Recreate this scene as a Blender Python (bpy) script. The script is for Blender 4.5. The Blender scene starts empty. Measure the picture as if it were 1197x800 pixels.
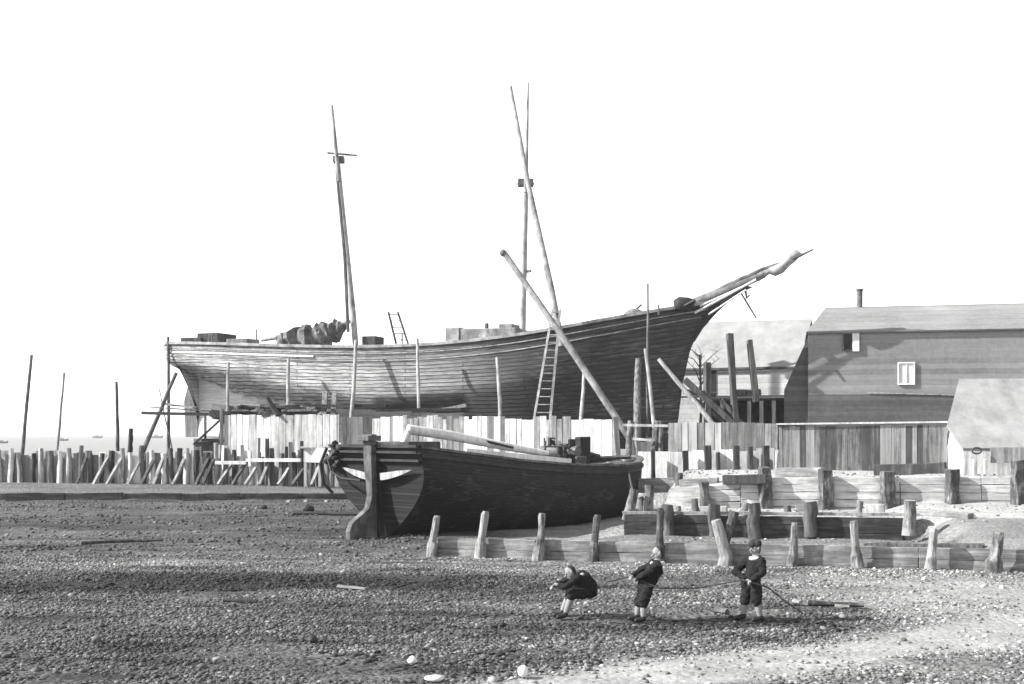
import bpy, bmesh, math, random
import numpy as np
from mathutils import Vector, Matrix

random.seed(7)
rng = np.random.default_rng(11)
S = bpy.context.scene
COL = S.collection
R = math.radians

# ------------------------------------------------------------------ camera, sky, sun, exposure
H, F, HY = 3.14, 1400.0, 507.0           # camera height, focal length in photo pixels, horizon row
cam = bpy.data.cameras.new('camera'); camo = bpy.data.objects.new('camera', cam); COL.objects.link(camo)
camo.location = (0, 0, H); camo.rotation_euler = (R(90), 0, 0)
cam.sensor_width = 36; cam.lens = 36 * F / 1197.0
cam.shift_y = 107 / 1197.0; cam.clip_start = 0.1; cam.clip_end = 20000
S.camera = camo

SUN_EL, SUN_AZ = 34.0, 8.0             # sun to the left, a little on the camera's side
w = bpy.data.worlds.new('World'); S.world = w; w.use_nodes = True
nt = w.node_tree; nt.nodes.clear()
sky = nt.nodes.new('ShaderNodeTexSky'); sky.sky_type = 'NISHITA'; sky.sun_disc = False
sky.sun_elevation = R(SUN_EL); sky.sun_rotation = math.atan2(-math.cos(R(SUN_AZ)), -math.sin(R(SUN_AZ)))
sky.dust_density = 0.2; sky.air_density = 1.35
bw = nt.nodes.new('ShaderNodeRGBToBW'); bg = nt.nodes.new('ShaderNodeBackground'); wo = nt.nodes.new('ShaderNodeOutputWorld')
nt.links.new(sky.outputs[0], bw.inputs[0]); nt.links.new(bw.outputs[0], bg.inputs[0]); nt.links.new(bg.outputs[0], wo.inputs[0])
bg.inputs[1].default_value = 0.15
sl = bpy.data.lights.new('sun', 'SUN'); sl.energy = 4.8; sl.angle = R(0.5); sl.color = (1, 0.995, 0.985)
so = bpy.data.objects.new('sun', sl); COL.objects.link(so)
sv = Vector((-math.cos(R(SUN_AZ)) * math.cos(R(SUN_EL)), -math.sin(R(SUN_AZ)) * math.cos(R(SUN_EL)), math.sin(R(SUN_EL))))
so.rotation_euler = sv.to_track_quat('Z', 'Y').to_euler()
S.view_settings.view_transform = 'Standard'; S.view_settings.look = 'None'
S.view_settings.exposure = 1.35; S.view_settings.gamma = 1.0; S.view_settings.use_curve_mapping = False

# ------------------------------------------------------------------ helpers
def P(px, py, d):                        # a photo point at distance d, in metres
    return Vector(((px - 598.5) * d / F, d, H - (py - HY) * d / F))

def sm(a, b, x):
    t = np.clip((x - a) / (b - a), 0, 1); return t * t * (3 - 2 * t)

_perm = rng.random((256, 256))
def vnoise(x, y):
    x = np.asarray(x, float); y = np.asarray(y, float)
    xi = np.floor(x).astype(int); yi = np.floor(y).astype(int); fx = x - xi; fy = y - yi
    fx = fx * fx * (3 - 2 * fx); fy = fy * fy * (3 - 2 * fy)
    g = lambda a, b: _perm[a % 256, b % 256]
    return (g(xi, yi) * (1 - fx) + g(xi + 1, yi) * fx) * (1 - fy) + (g(xi, yi + 1) * (1 - fx) + g(xi + 1, yi + 1) * fx) * fy - 0.5

def fence_y(x): return np.interp(x, [-40, -13.9, 4.4, 6.1, 15.9, 30], [58, 58, 50.2, 47.2, 44.2, 40])
def row_a(x): return 30.3 - (x + 2.1) * 0.227     # front groyne line
def row_b(x): return 33.5 - (x - 3.5) * 0.21      # second revetment line

def row_c(x): return 36.0 - (x - 7.5) * 0.22      # third, paler plank wall
def top_c(x): return np.interp(x, [4.6, 5.2, 7.3, 9, 16], [1.30, 1.45, 1.80, 1.86, 1.9])

def ground(x, y):
    x = np.asarray(x, float); y = np.asarray(y, float)
    left = np.interp(y, [0, 13, 20, 27, 36, 49.8, 50.15, 58, 61, 66, 82, 110], [0, 0, 0, .03, .1, .28, .55, .74, .76, .8, -2, -4])
    ya, yb, fy = row_a(x), row_b(x), fence_y(x)
    ter = np.where(y < ya + .1, left, 0.14 + 0.16 * sm(2.0, 3.6, x))
    k = np.clip((y - yb) / np.maximum(fy - yb, 1), 0, 1)
    up = 0.84 + (1.72 - 0.84) * (k ** 1.1)
    yc = row_c(x); kc = np.clip((y - yc) / np.maximum(fy - yc, 1), 0, 1); tc = top_c(x) - .06
    upc = np.where(y > yc + .12, tc + (1.85 - tc) * kc, .84 + .06 * np.clip((y - yb) / 2.5, 0, 1))
    wc = sm(4.7, 5.0, x); up = up * (1 - wc) + upc * wc
    xb = 3.6 + (y - 33.5) * 0.22
    wr = sm(0, 0.45, x - xb)
    ter2 = np.where(y > yb + .12, ter * (1 - wr) + up * wr, ter)
    slope = np.interp(y - ya, [-1.2, 0.0, 1.0, 3.0, 5.5, 8], [0.0, 0.32, .42, .72, 1.0, 1.12])
    slope = np.maximum(slope, np.where(y > yb + .12, up - .1, 0))
    s = sm(10.6, 11.8, x)
    rt = ter2 * (1 - s) + np.where(y > ya + .1, slope, left) * s
    wv = sm(-2.3, -2.0, x)
    z = left * (1 - wv) + np.where((y > ya + .1), np.where(x > xb - .2, rt, np.maximum(left, rt)), left) * wv
    yard = np.where(y < 130, 1.7, np.interp(y, [130, 200], [1.7, -4]))
    sx = sm(-17.5, -13.2, x)
    z = np.where(y > fy + .4, left * (1 - sx) + yard * sx, z)
    return z

def relief(x, y):
    near = sm(60, 30, y)
    n = vnoise(x * .45 + 3, y * .9) * .07 + vnoise(x * 1.6, y * 2.3 + 9) * .045 + vnoise(x * 4.1, y * 4.7) * .025
    sh = y - (16.0 + .62 * x) + vnoise(x * .6, y * .3) * .9       # little scarp at the edge of the sandy track
    n = n - .06 * sm(.35, -.1, sh) * sm(-1.5, 1.0, x)
    be = y - (24.6 + vnoise(x * .3, 4) * .8)
    n = n + .12 * np.exp(-(be - 1.2) ** 2 / .5) * sm(3, -4, x) + .06 * np.exp(-(y - 20.6 - vnoise(x * .5, 9)) ** 2 / .25) * sm(4, 0, x)
    return n * (0.35 + .65 * near)

def gz(x, y): return float(ground(x, y))

ROOTLOC = {}
class MB:
    def __init__(s): s.v = []; s.f = []; s.uv = None
    def add(s, vs, fs):
        o = len(s.v); s.v += [tuple(v) for v in vs]; s.f += [tuple(i + o for i in f) for f in fs]
    def box(s, c, size, rot=None, jit=0.0):
        hx, hy, hz = [q / 2 for q in size]; vs = []
        for sx, sy, sz in ((-1,-1,-1),(1,-1,-1),(1,1,-1),(-1,1,-1),(-1,-1,1),(1,-1,1),(1,1,1),(-1,1,1)):
            p = Vector((sx * hx, sy * hy, sz * hz))
            if jit: p += Vector([random.uniform(-jit, jit) for _ in range(3)])
            if rot is not None: p = rot @ p
            vs.append(Vector(c) + p)
        s.add(vs, [(0,3,2,1),(4,5,6,7),(0,1,5,4),(1,2,6,5),(2,3,7,6),(3,0,4,7)])
    def beam(s, p0, p1, wd, ht, roll=0.0, jit=0.0, taper=1.0, seg=1):
        p0 = Vector(p0); p1 = Vector(p1); d = (p1 - p0)
        dn = d.normalized()
        sx_ = dn.cross(Vector((0, 0, 1))) if abs(dn.z) < .93 else Vector((1, 0, 0))
        sx_ = (sx_ - dn * sx_.dot(dn)).normalized(); sy_ = dn.cross(sx_).normalized()
        q = Matrix((sx_, sy_, dn)).transposed() @ Matrix.Rotation(roll, 3, 'Z')
        rings = []
        for i in range(seg + 1):
            t = i / seg; c = p0 + d * t; k = 1 + (taper - 1) * t; r = []
            for sx, sy in ((-1,-1),(1,-1),(1,1),(-1,1)):
                o = Vector((sx * wd / 2 * k, sy * ht / 2 * k, 0))
                if jit: o += Vector((random.uniform(-jit, jit), random.uniform(-jit, jit), random.uniform(-jit, jit)))
                r.append(c + q @ o)
            rings.append(r)
        vs = [v for r in rings for v in r]; fs = [(3,2,1,0)]
        for i in range(seg):
            a = 4 * i
            for k in range(4): fs.append((a + k, a + (k + 1) % 4, a + 4 + (k + 1) % 4, a + 4 + k))
        a = 4 * seg; fs.append((a, a + 1, a + 2, a + 3))
        s.add(vs, fs)
    def tube(s, pts, rad, n=8, jit=0.0, cap=True, squash=1.0):
        pts = [Vector(p) for p in pts]
        if not hasattr(rad, '__len__'): rad = [rad] * len(pts)
        vs = []; fs = []; up = None
        for i, p in enumerate(pts):
            d = (pts[min(i + 1, len(pts) - 1)] - pts[max(i - 1, 0)]).normalized()
            if up is None:
                up = Vector((0, 0, 1)) if abs(d.z) < .9 else Vector((0, 1, 0))
            a = d.cross(up).normalized(); b = a.cross(d).normalized(); up = b
            for k in range(n):
                th = 2 * math.pi * k / n; rr = rad[i] * (1 + (random.uniform(-jit, jit) if jit else 0))
                vs.append(p + a * math.cos(th) * rr + b * math.sin(th) * rr * squash)
        for i in range(len(pts) - 1):
            for k in range(n):
                k2 = (k + 1) % n; fs.append((i * n + k, i * n + k2, (i + 1) * n + k2, (i + 1) * n + k))
        if cap:
            fs.append(tuple(range(n - 1, -1, -1))); e = (len(pts) - 1) * n; fs.append(tuple(e + k for k in range(n)))
        s.add(vs, fs)
    def rough(s, p0, p1, r0, r1, seg=6, n=9, jit=.10, wob=.05):       # an uneven trunk or pile
        p0 = Vector(p0); p1 = Vector(p1); pts = []; rs = []
        for i in range(seg + 1):
            t = i / seg; q = p0.lerp(p1, t)
            if 0 < i < seg: q += Vector((random.uniform(-wob, wob), random.uniform(-wob, wob), 0))
            pts.append(q); rs.append((r0 + (r1 - r0) * t) * random.uniform(.93, 1.07))
        s.tube(pts, rs, n, jit)
    def prism(s, poly, ext):                                            # polygon pushed along ext
        n = len(poly); e = Vector(ext); a = [Vector(p) for p in poly]
        s.add(a + [p + e for p in a], [tuple(range(n)), tuple(range(2 * n - 1, n - 1, -1))] +
              [(i, i + n, (i + 1) % n + n, (i + 1) % n) for i in range(n)])
    def blob(s, c, r, sub=2, jit=.15, seed=0):
        bm = bmesh.new(); bmesh.ops.create_icosphere(bm, subdivisions=sub, radius=1)
        rr = random.Random(seed); vs = []
        ph = [rr.uniform(0, 6) for _ in range(6)]
        for v in bm.verts:
            k = 1 + jit * (math.sin(v.co.x * 3 + ph[0]) + math.sin(v.co.y * 4 + ph[1]) + math.sin(v.co.z * 3.5 + ph[2])) / 2
            vs.append(Vector(c) + Vector((v.co.x * r[0] * k, v.co.y * r[1] * k, v.co.z * r[2] * k)))
        s.add(vs, [[v.index for v in f.verts] for f in bm.faces]); bm.free()
    def build(s, name, m, parent=None, smooth=False, bevel=0.0, solid=0.0, loc=None):
        off = ROOTLOC[parent] if parent is not None else Vector(loc if loc is not None else (0, 0, 0))
        me = bpy.data.meshes.new(name); me.from_pydata([tuple(Vector(v) - off) for v in s.v], [], s.f)
        bm = bmesh.new(); bm.from_mesh(me); bmesh.ops.recalc_face_normals(bm, faces=bm.faces); bm.to_mesh(me); bm.free()
        if smooth:
            me.shade_smooth()
            try: me.set_sharp_from_angle(angle=R(50))
            except Exception: pass
        me.materials.append(m)
        o = bpy.data.objects.new(name, me); COL.objects.link(o)
        if parent is not None: o.parent = parent
        else: o.location = off
        ROOTLOC[o] = off
        if solid:
            md = o.modifiers.new('solid', 'SOLIDIFY'); md.thickness = solid; md.offset = -1
        if bevel:
            md = o.modifiers.new('bevel', 'BEVEL'); md.width = bevel; md.segments = 2; md.limit_method = 'ANGLE'; md.angle_limit = R(40)
        return o

def thing(name, label, cat, loc, group=None):
    o = bpy.data.objects.new(name, None); COL.objects.link(o); o.location = loc; o.empty_display_size = .2
    o['label'] = label; o['category'] = cat
    if group: o['group'] = group
    ROOTLOC[o] = Vector(loc); return o

def tag(o, label, cat, group=None):
    o['label'] = label; o['category'] = cat
    if group: o['group'] = group
    return o

def structure(o, kind='structure'): o['kind'] = kind; return o

# ------------------------------------------------------------------ materials (the photograph is black and white: all greys)
def N(nt, t, **kw):
    n = nt.nodes.new(t)
    for k, v in kw.items(): setattr(n, k, v)
    return n
def newmat(name, rough=.85, spec=.25):
    m = bpy.data.materials.new(name); m.use_nodes = True; nt = m.node_tree; b = nt.nodes['Principled BSDF']
    b.inputs['Roughness'].default_value = rough; b.inputs['Specular IOR Level'].default_value = spec
    return m, nt, b
def grey(v): return (v, v, v, 1)
def math_n(nt, op, a, b=None, clamp=False):
    n = N(nt, 'ShaderNodeMath', operation=op, use_clamp=clamp)
    for i, q in enumerate((a, b)):
        if q is None: continue
        if isinstance(q, (int, float)): n.inputs[i].default_value = q
        else: nt.links.new(q, n.inputs[i])
    return n.outputs[0]
def ramp(nt, fac, stops):
    n = N(nt, 'ShaderNodeValToRGB'); cr = n.color_ramp
    while len(cr.elements) < len(stops): cr.elements.new(.5)
    for e, (p, v) in zip(cr.elements, stops): e.position = p; e.color = grey(v)
    nt.links.new(fac, n.inputs[0]); return n.outputs[0]
def noise(nt, vec, scale, detail=4, rough=.6):
    n = N(nt, 'ShaderNodeTexNoise'); n.inputs['Scale'].default_value = scale
    n.inputs['Detail'].default_value = detail; n.inputs['Roughness'].default_value = rough
    nt.links.new(vec, n.inputs['Vector']); return n.outputs['Fac']
def scaled(nt, vec, s):
    n = N(nt, 'ShaderNodeMapping'); n.inputs['Scale'].default_value = s; nt.links.new(vec, n.inputs['Vector']); return n.outputs[0]

def wood(name, lo, hi, grain=(9, 9, .7), island=.55, blot=.6, bump=.5, rough=.9, bumpd=.03, fine=1.0):
    m, nt, b = newmat(name, rough)
    tc = N(nt, 'ShaderNodeTexCoord').outputs['Object']; isl = N(nt, 'ShaderNodeNewGeometry').outputs['Random Per Island']
    off = N(nt, 'ShaderNodeVectorMath', operation='MULTIPLY_ADD'); cx = N(nt, 'ShaderNodeCombineXYZ')
    for i in range(3): nt.links.new(isl, cx.inputs[i])
    nt.links.new(cx.outputs[0], off.inputs[0]); off.inputs[1].default_value = (37, 21, 53); nt.links.new(tc, off.inputs[2])
    v = off.outputs[0]
    g = noise(nt, scaled(nt, v, grain), fine, 6, .7)
    bl = math_n(nt, 'ADD', math_n(nt, 'MULTIPLY', noise(nt, v, 1.3, 4, .6), .6), math_n(nt, 'MULTIPLY', noise(nt, v, 6.5, 5, .7), .4))
    t = math_n(nt, 'ADD', math_n(nt, 'MULTIPLY', math_n(nt, 'SUBTRACT', g, .5), 1.5),
               math_n(nt, 'MULTIPLY', math_n(nt, 'SUBTRACT', bl, .5), blot * 1.6))
    t = math_n(nt, 'ADD', t, math_n(nt, 'MULTIPLY', math_n(nt, 'SUBTRACT', isl, .5), island))
    t = math_n(nt, 'ADD', t, .5, True)
    c = ramp(nt, t, [(0, lo * .5), (.35, lo), (.75, hi), (1, min(.85, hi * 1.2))])
    nt.links.new(c, b.inputs['Base Color'])
    bp = N(nt, 'ShaderNodeBump'); bp.inputs['Strength'].default_value = bump; bp.inputs['Distance'].default_value = bumpd
    nt.links.new(g, bp.inputs['Height']); nt.links.new(bp.outputs[0], b.inputs['Normal'])
    return m

M = {}
M['pale'] = wood('whitewashed_boards', .28, .5, (6, 6, .5), .6, .6)
M['grey'] = wood('weathered_boards', .12, .30, (6, 6, .5), .7, .5)
M['dark'] = wood('dark_boards', .035, .11, (6, 6, .5), .6, .5)
M['streak'] = wood('streaked_boards', .06, .20, (9, 9, .5), .7, .5)
M['pile'] = wood('pile_timber', .055, .22, (11, 11, 2.2), .5, .9, 1.0)
M['piledark'] = wood('dark_pile_timber', .03, .10, (8, 8, 1.2), .5, .7, .8)
M['palis'] = wood('palisade_boards', .2, .52, (7, 7, .6), .9, .6, .7)
M['plankx'] = wood('groyne_planks', .15, .36, (.7, .7, 8), .5, .7, .8)
M['plankp'] = wood('pale_revetment_planks', .32, .58, (.7, .7, 8), .4, .7, .8)
M['plankd'] = wood('tarred_revetment_planks', .025, .08, (.7, .7, 8), .5, .7, .8)
M['spar'] = wood('spar_timber', .13, .30, (3, 3, 1.5), .4, .7, .3)
M['spardark'] = wood('dark_spar_timber', .05, .14, (3, 3, 1.5), .4, .7, .3)
M['prop'] = wood('prop_timber', .16, .36, (6, 6, 1), .5, .5, .3)
M['white'] = wood('old_white_paint', .45, .65, (4, 4, 1), .2, .5, .2, .6)
M['tar'] = wood('tarred_wood', .008, .024, (3, 3, 1), .5, .9, .5, .6)
M['deck'] = wood('deck_planks', .22, .45, (4, 4, 4), .5, .6, .4)
M['canvas'] = wood('old_canvas', .16, .34, (2, 2, 2), .2, .8, .5)
M['sailcloth'] = wood('stowed_sailcloth', .06, .17, (2, 2, 2), .3, .9, .6)
M['iron'] = wood('rusty_iron', .04, .1, (6, 6, 6), .2, .6, .4, .6)
M['rope'] = wood('rope', .035, .09, (30, 30, 30), .2, .3, .4)
M['roofl'] = wood('pale_roof_boards', .19, .26, (1, .6, .6), .2, .35, .2)
M['shedroof'] = wood('low_shed_roof', .17, .25, (1.2, .7, .7), .2, .5, .4)

def boarded(name, lo, hi, row=.22, seam=.5):      # horizontal weatherboarding: seams from height
    m, nt, b = newmat(name, .85)
    tc = N(nt, 'ShaderNodeTexCoord').outputs['Object']
    sp = N(nt, 'ShaderNodeSeparateXYZ'); nt.links.new(tc, sp.inputs[0])
    wob = math_n(nt, 'MULTIPLY', noise(nt, tc, .5, 2), .12)
    zz = math_n(nt, 'DIVIDE', math_n(nt, 'ADD', sp.outputs[2], wob), row)
    fr = math_n(nt, 'FRACT', zz); fl = math_n(nt, 'FLOOR', zz)
    wn = N(nt, 'ShaderNodeTexWhiteNoise', noise_dimensions='1D'); nt.links.new(fl, wn.inputs['W'])
    g = noise(nt, scaled(nt, tc, (.5, .5, 7)), 1.0, 6, .7); bl = noise(nt, tc, .35, 4)
    g2 = noise(nt, tc, 5, 6, .7); t = math_n(nt, 'ADD', math_n(nt, 'MULTIPLY', math_n(nt, 'SUBTRACT', g, .5), .6), math_n(nt, 'MULTIPLY', math_n(nt, 'SUBTRACT', bl, .5), 1.4)); t = math_n(nt, 'ADD', t, math_n(nt, 'MULTIPLY', math_n(nt, 'SUBTRACT', g2, .5), 1.2))
    t = math_n(nt, 'ADD', t, math_n(nt, 'MULTIPLY', math_n(nt, 'SUBTRACT', wn.outputs[0], .5), .5)); t = math_n(nt, 'ADD', t, .5, True)
    c = ramp(nt, t, [(0, lo * .7), (.4, lo), (.8, hi), (1, hi * 1.15)])
    line = math_n(nt, 'GREATER_THAN', fr, .1); line = math_n(nt, 'ADD', math_n(nt, 'MULTIPLY', line, seam), 1 - seam)
    mx = N(nt, 'ShaderNodeMix', data_type='RGBA', blend_type='MULTIPLY'); mx.inputs[0].default_value = 1
    nt.links.new(c, mx.inputs[6]); nt.links.new(line, mx.inputs[7]); nt.links.new(mx.outputs[2], b.inputs['Base Color'])
    bp = N(nt, 'ShaderNodeBump'); bp.inputs['Strength'].default_value = .7; bp.inputs['Distance'].default_value = .04
    nt.links.new(math_n(nt, 'ADD', fr, math_n(nt, 'MULTIPLY', g, .6)), bp.inputs['Height']); nt.links.new(bp.outputs[0], b.inputs['Normal'])
    return m
M['shed'] = boarded('tarred_weatherboard_lightened', .19, .23, .24, .08)  # upper wall lightened: sky light on a steep slope put into its colour
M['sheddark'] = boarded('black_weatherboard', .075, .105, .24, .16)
M['shedtop'] = boarded('worn_roof_boards', .17, .21, .3, .15)
M['whiteboard'] = boarded('white_weatherboard', .42, .54, .26, .25)

def cloth(name, v, rough=.95):
    m, nt, b = newmat(name, rough, .15)
    tc = N(nt, 'ShaderNodeTexCoord').outputs['Object']
    n = noise(nt, tc, 40, 3); c = ramp(nt, n, [(.2, v * .7), (.8, v * 1.25)]); nt.links.new(c, b.inputs['Base Color'])
    bp = N(nt, 'ShaderNodeBump'); bp.inputs['Strength'].default_value = .4; bp.inputs['Distance'].default_value = .01
    nt.links.new(noise(nt, tc, 14, 3), bp.inputs['Height']); nt.links.new(bp.outputs[0], b.inputs['Normal'])
    return m
M['skin'] = cloth('skin', .2, .7); M['jacket'] = cloth('dark_jacket_cloth', .012); M['breeches'] = cloth('dark_breeches_cloth', .014)
M['collar'] = cloth('white_collar_cloth', .42); M['sock'] = cloth('pale_stocking_wool', .2); M['boot'] = cloth('boot_leather', .02, .5)
M['hair'] = cloth('hair', .03); M['cap'] = cloth('cap_cloth', .03); M['eye'] = cloth('eye_dark', .02, .3)

# ground: shingle, mud and sand, the tones laid out by where the sand and the weed lie
def shingle_ground():
    m, nt, b = newmat('beach_ground', .9)
    geo = N(nt, 'ShaderNodeNewGeometry').outputs['Position']
    at = N(nt, 'ShaderNodeAttribute', attribute_name='tone').outputs['Fac']
    peb = N(nt, 'ShaderNodeTexVoronoi'); peb.inputs['Scale'].default_value = 11; nt.links.new(geo, peb.inputs['Vector'])
    pv = N(nt, 'ShaderNodeSeparateColor'); nt.links.new(peb.outputs['Color'], pv.inputs[0])
    p2 = N(nt, 'ShaderNodeTexVoronoi'); p2.inputs['Scale'].default_value = 26; nt.links.new(geo, p2.inputs['Vector'])
    pv2 = N(nt, 'ShaderNodeSeparateColor'); nt.links.new(p2.outputs['Color'], pv2.inputs[0])
    sandw = N(nt, 'ShaderNodeAttribute', attribute_name='sand').outputs['Fac']
    big = noise(nt, scaled(nt, geo, (.5, 1.6, 1)), 1.0, 6, .65)
    t = math_n(nt, 'ADD', math_n(nt, 'MULTIPLY', pv.outputs[0], .5), math_n(nt, 'MULTIPLY', pv2.outputs[0], .5))
    k = math_n(nt, 'SUBTRACT', 1.0, math_n(nt, 'MULTIPLY', sandw, .75))
    t = math_n(nt, 'MULTIPLY', math_n(nt, 'SUBTRACT', t, .5), k)
    mul = math_n(nt, 'ADD', 1.0, math_n(nt, 'MULTIPLY', t, 1.7))
    mul = math_n(nt, 'MULTIPLY', mul, math_n(nt, 'ADD', .45, math_n(nt, 'MULTIPLY', big, 1.1)))
    val = math_n(nt, 'MULTIPLY', at, mul)
    cb = N(nt, 'ShaderNodeCombineColor')
    for i in range(3): nt.links.new(val, cb.inputs[i])
    nt.links.new(cb.outputs[0], b.inputs['Base Color'])
    hgt = math_n(nt, 'ADD', math_n(nt, 'MULTIPLY', math_n(nt, 'SUBTRACT', .6, peb.outputs['Distance']), 1.0), math_n(nt, 'MULTIPLY', noise(nt, geo, 9, 5), 1.2))
    bp = N(nt, 'ShaderNodeBump'); bp.inputs['Distance'].default_value = .05
    nt.links.new(math_n(nt, 'SUBTRACT', .85, math_n(nt, 'MULTIPLY', sandw, .5)), bp.inputs['Strength'])
    nt.links.new(hgt, bp.inputs['Height']); nt.links.new(bp.outputs[0], b.inputs['Normal'])
    return m

def sand_mask(x, y):
    n = vnoise(x * .7, y * .8) * 1.6 + vnoise(x * 2.1 + 5, y * 2.4) * .7
    n = n * .45; path = sm(.45, -.45, y - (15.6 + .62 * x) + n) * sm(-1.2, .3, x + n * .6)
    path *= 1 - .75 * sm(.4, -.6, y - (13.5 + .62 * x) + n * 1.6)
    upper = sm(4.6, 8.6, x + n * 2.0) * sm(17.0, 19.5, y + n) * sm(row_a(x) + .2, row_a(x) - 3.5, y + n) * .8
    terr = sm(row_b(x) + .1, row_b(x) + .5, y) * sm(3.8, 4.6, x - (y - 33.5) * .22)
    terr = np.maximum(terr, sm(10.4, 11.6, x) * sm(-0.2, .4, y - row_a(x)))
    mid = .55 * sm(.1, .5, y - row_a(x)) * sm(-1, 1, x)
    return np.clip(np.maximum(np.maximum(path, upper), np.maximum(terr, mid)), 0, 1)

def tone_map(x, y):
    n1 = vnoise(x * .5, y * .9); n2 = vnoise(x * 1.5 + 7, y * 2 + 3)
    t = .074 + .035 * n1 + .032 * n2 + .03 * vnoise(x * .22 + 9, y * .5)
    st = vnoise(x * .38 + .6 * vnoise(x, y), y * 2.4 + x * .1) + .5 * vnoise(x * 1.1, y * 5.5)
    t *= 1 - .6 * sm(.18, .42, st) + .35 * sm(-.15, -.45, st)
    t *= 1 + .55 * sm(26, 28, y) * sm(32, 29, y)                                 # clean pale shingle below the groyne
    t *= 1 - .24 * sm(3, -3, x)
    t *= 1 + .4 * sm(2, 9, x) * sm(18, 21, y)
    band = np.exp(-((y - 24.7 - n1 * .9 - .04 * x) / .95) ** 2) * sm(3.5, -3, x + 3 * n2)   # weed along the tide line
    band2 = np.exp(-((y - 19.4 - n1 * .7 - .03 * x) / .55) ** 2) * sm(-1.5, .3, x + n2) * sm(7.5, 5, x)
    band3 = np.exp(-((y - 16.4 - n1 * 1.0) / .7) ** 2) * sm(-2.5, -.5, x + n2) * sm(3.5, 2, x + n2)
    band4 = np.exp(-((y - 40 - 4 * n1) / 3) ** 2) * sm(2, -4, x) * .5
    t *= 1 - .86 * np.clip(1.25 * band, 0, 1); t *= 1 - .65 * np.clip(band2, 0, 1); t *= 1 - .5 * np.clip(band3, 0, 1); t *= 1 - .5 * np.clip(band4, 0, 1)
    s = sand_mask(x, y)
    pale = np.where(y > row_b(x), .28, np.where((y > row_a(x)), .15, .23))
    t = t * (1 - s) + pale * s * (1 + .25 * n2)
    t = np.where(y > 50, np.maximum(t, .10 + .04 * n1), t)
    t = np.where(y > fence_y(x), .16, t)
    return np.clip(t, .012, .6)

# ------------------------------------------------------------------ the setting: ground, sea
def axis(segs):
    out = []
    for a, b, st in segs: out += list(np.arange(a, b, st))
    return np.array(out + [segs[-1][1]])
gx = axis([(-4000, -400, 600), (-400, -60, 40), (-60, -24, 2), (-24, 24, .16), (24, 60, 2), (60, 400, 40), (400, 4000, 600)])
gy = axis([(-300, -20, 40), (-20, 8, 4), (8, 13, .5), (13, 36, .11), (36, 62, .22), (62, 130, 2), (130, 400, 30)])
X, Y = np.meshgrid(gx, gy)
Z = ground(X, Y) + relief(X, Y) * (np.abs(X) < 60)
out = sm(60, 200, np.abs(X + 0)); Z = Z * (1 - out) + (-5) * out * (X < 0) + Z * out * (X >= 0)
nx, ny = len(gx), len(gy)
V = np.stack([X.ravel(), Y.ravel(), Z.ravel()], 1)
idx = np.arange(nx * ny).reshape(ny, nx)
Q = np.stack([idx[:-1, :-1], idx[:-1, 1:], idx[1:, 1:], idx[1:, :-1]], -1).reshape(-1, 4)
me = bpy.data.meshes.new('ground'); me.vertices.add(len(V)); me.vertices.foreach_set('co', V.astype(np.float32).ravel())
me.loops.add(Q.size); me.loops.foreach_set('vertex_index', Q.ravel().astype(np.int32))
me.polygons.add(len(Q)); me.polygons.foreach_set('loop_start', np.arange(0, Q.size, 4, dtype=np.int32))
me.update(calc_edges=True); me.shade_smooth()
for nm, arr in (('tone', tone_map(X, Y)), ('sand', sand_mask(X, Y))):
    a = me.attributes.new(nm, 'FLOAT', 'POINT'); a.data.foreach_set('value', arr.ravel().astype(np.float32))
me.materials.append(shingle_ground())
go = bpy.data.objects.new('ground', me); COL.objects.link(go); structure(go)

m, nt, b = newmat('sea_water', .5, .3); b.inputs['Base Color'].default_value = grey(.17)
bp = N(nt, 'ShaderNodeBump'); bp.inputs['Strength'].default_value = .25; bp.inputs['Distance'].default_value = .3
nt.links.new(noise(nt, scaled(nt, N(nt, 'ShaderNodeNewGeometry').outputs['Position'], (.3, 1, 1)), .6, 4), bp.inputs['Height']); nt.links.new(bp.outputs[0], b.inputs['Normal'])
mb = MB(); mb.add([(-9000, -400, -.3), (9000, -400, -.3), (9000, 14000, -.3), (-9000, 14000, -.3)], [(0, 1, 2, 3)])
structure(mb.build('sea', m))

# ------------------------------------------------------------------ fences
def boards(mb, p0, p1, zt0, zt1, zb0, zb1, bw, topj=.06, yaw=6, gap=.01, th=.035, lean=.6, skip=()):
    p0 = Vector(p0); p1 = Vector(p1); d = p1 - p0; L = d.length; u = d.normalized(); s = 0; i = 0
    ang = math.atan2(u.y, u.x)
    while s < L:
        wd = bw * random.uniform(.75, 1.25)
        if s + wd > L: wd = L - s + .001
        c = p0 + u * (s + wd / 2); t = (s + wd / 2) / L
        zt = zt0 + (zt1 - zt0) * t + random.uniform(-topj, topj); zb = zb0 + (zb1 - zb0) * t
        rot = Matrix.Rotation(ang + R(random.uniform(-yaw, yaw)), 3, 'Z') @ Matrix.Rotation(R(random.uniform(-lean, lean)), 3, 'Y')
        if i not in skip:
            mb.box((c.x, c.y, (zt + zb) / 2), (wd - gap, th, zt - zb), rot, jit=.006)
        s += wd; i += 1

def fxy(px, d): return Vector(((px - 598.5) * d / F, d, 0))
def zpx(py, d): return H - (py - HY) * d / F

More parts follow.
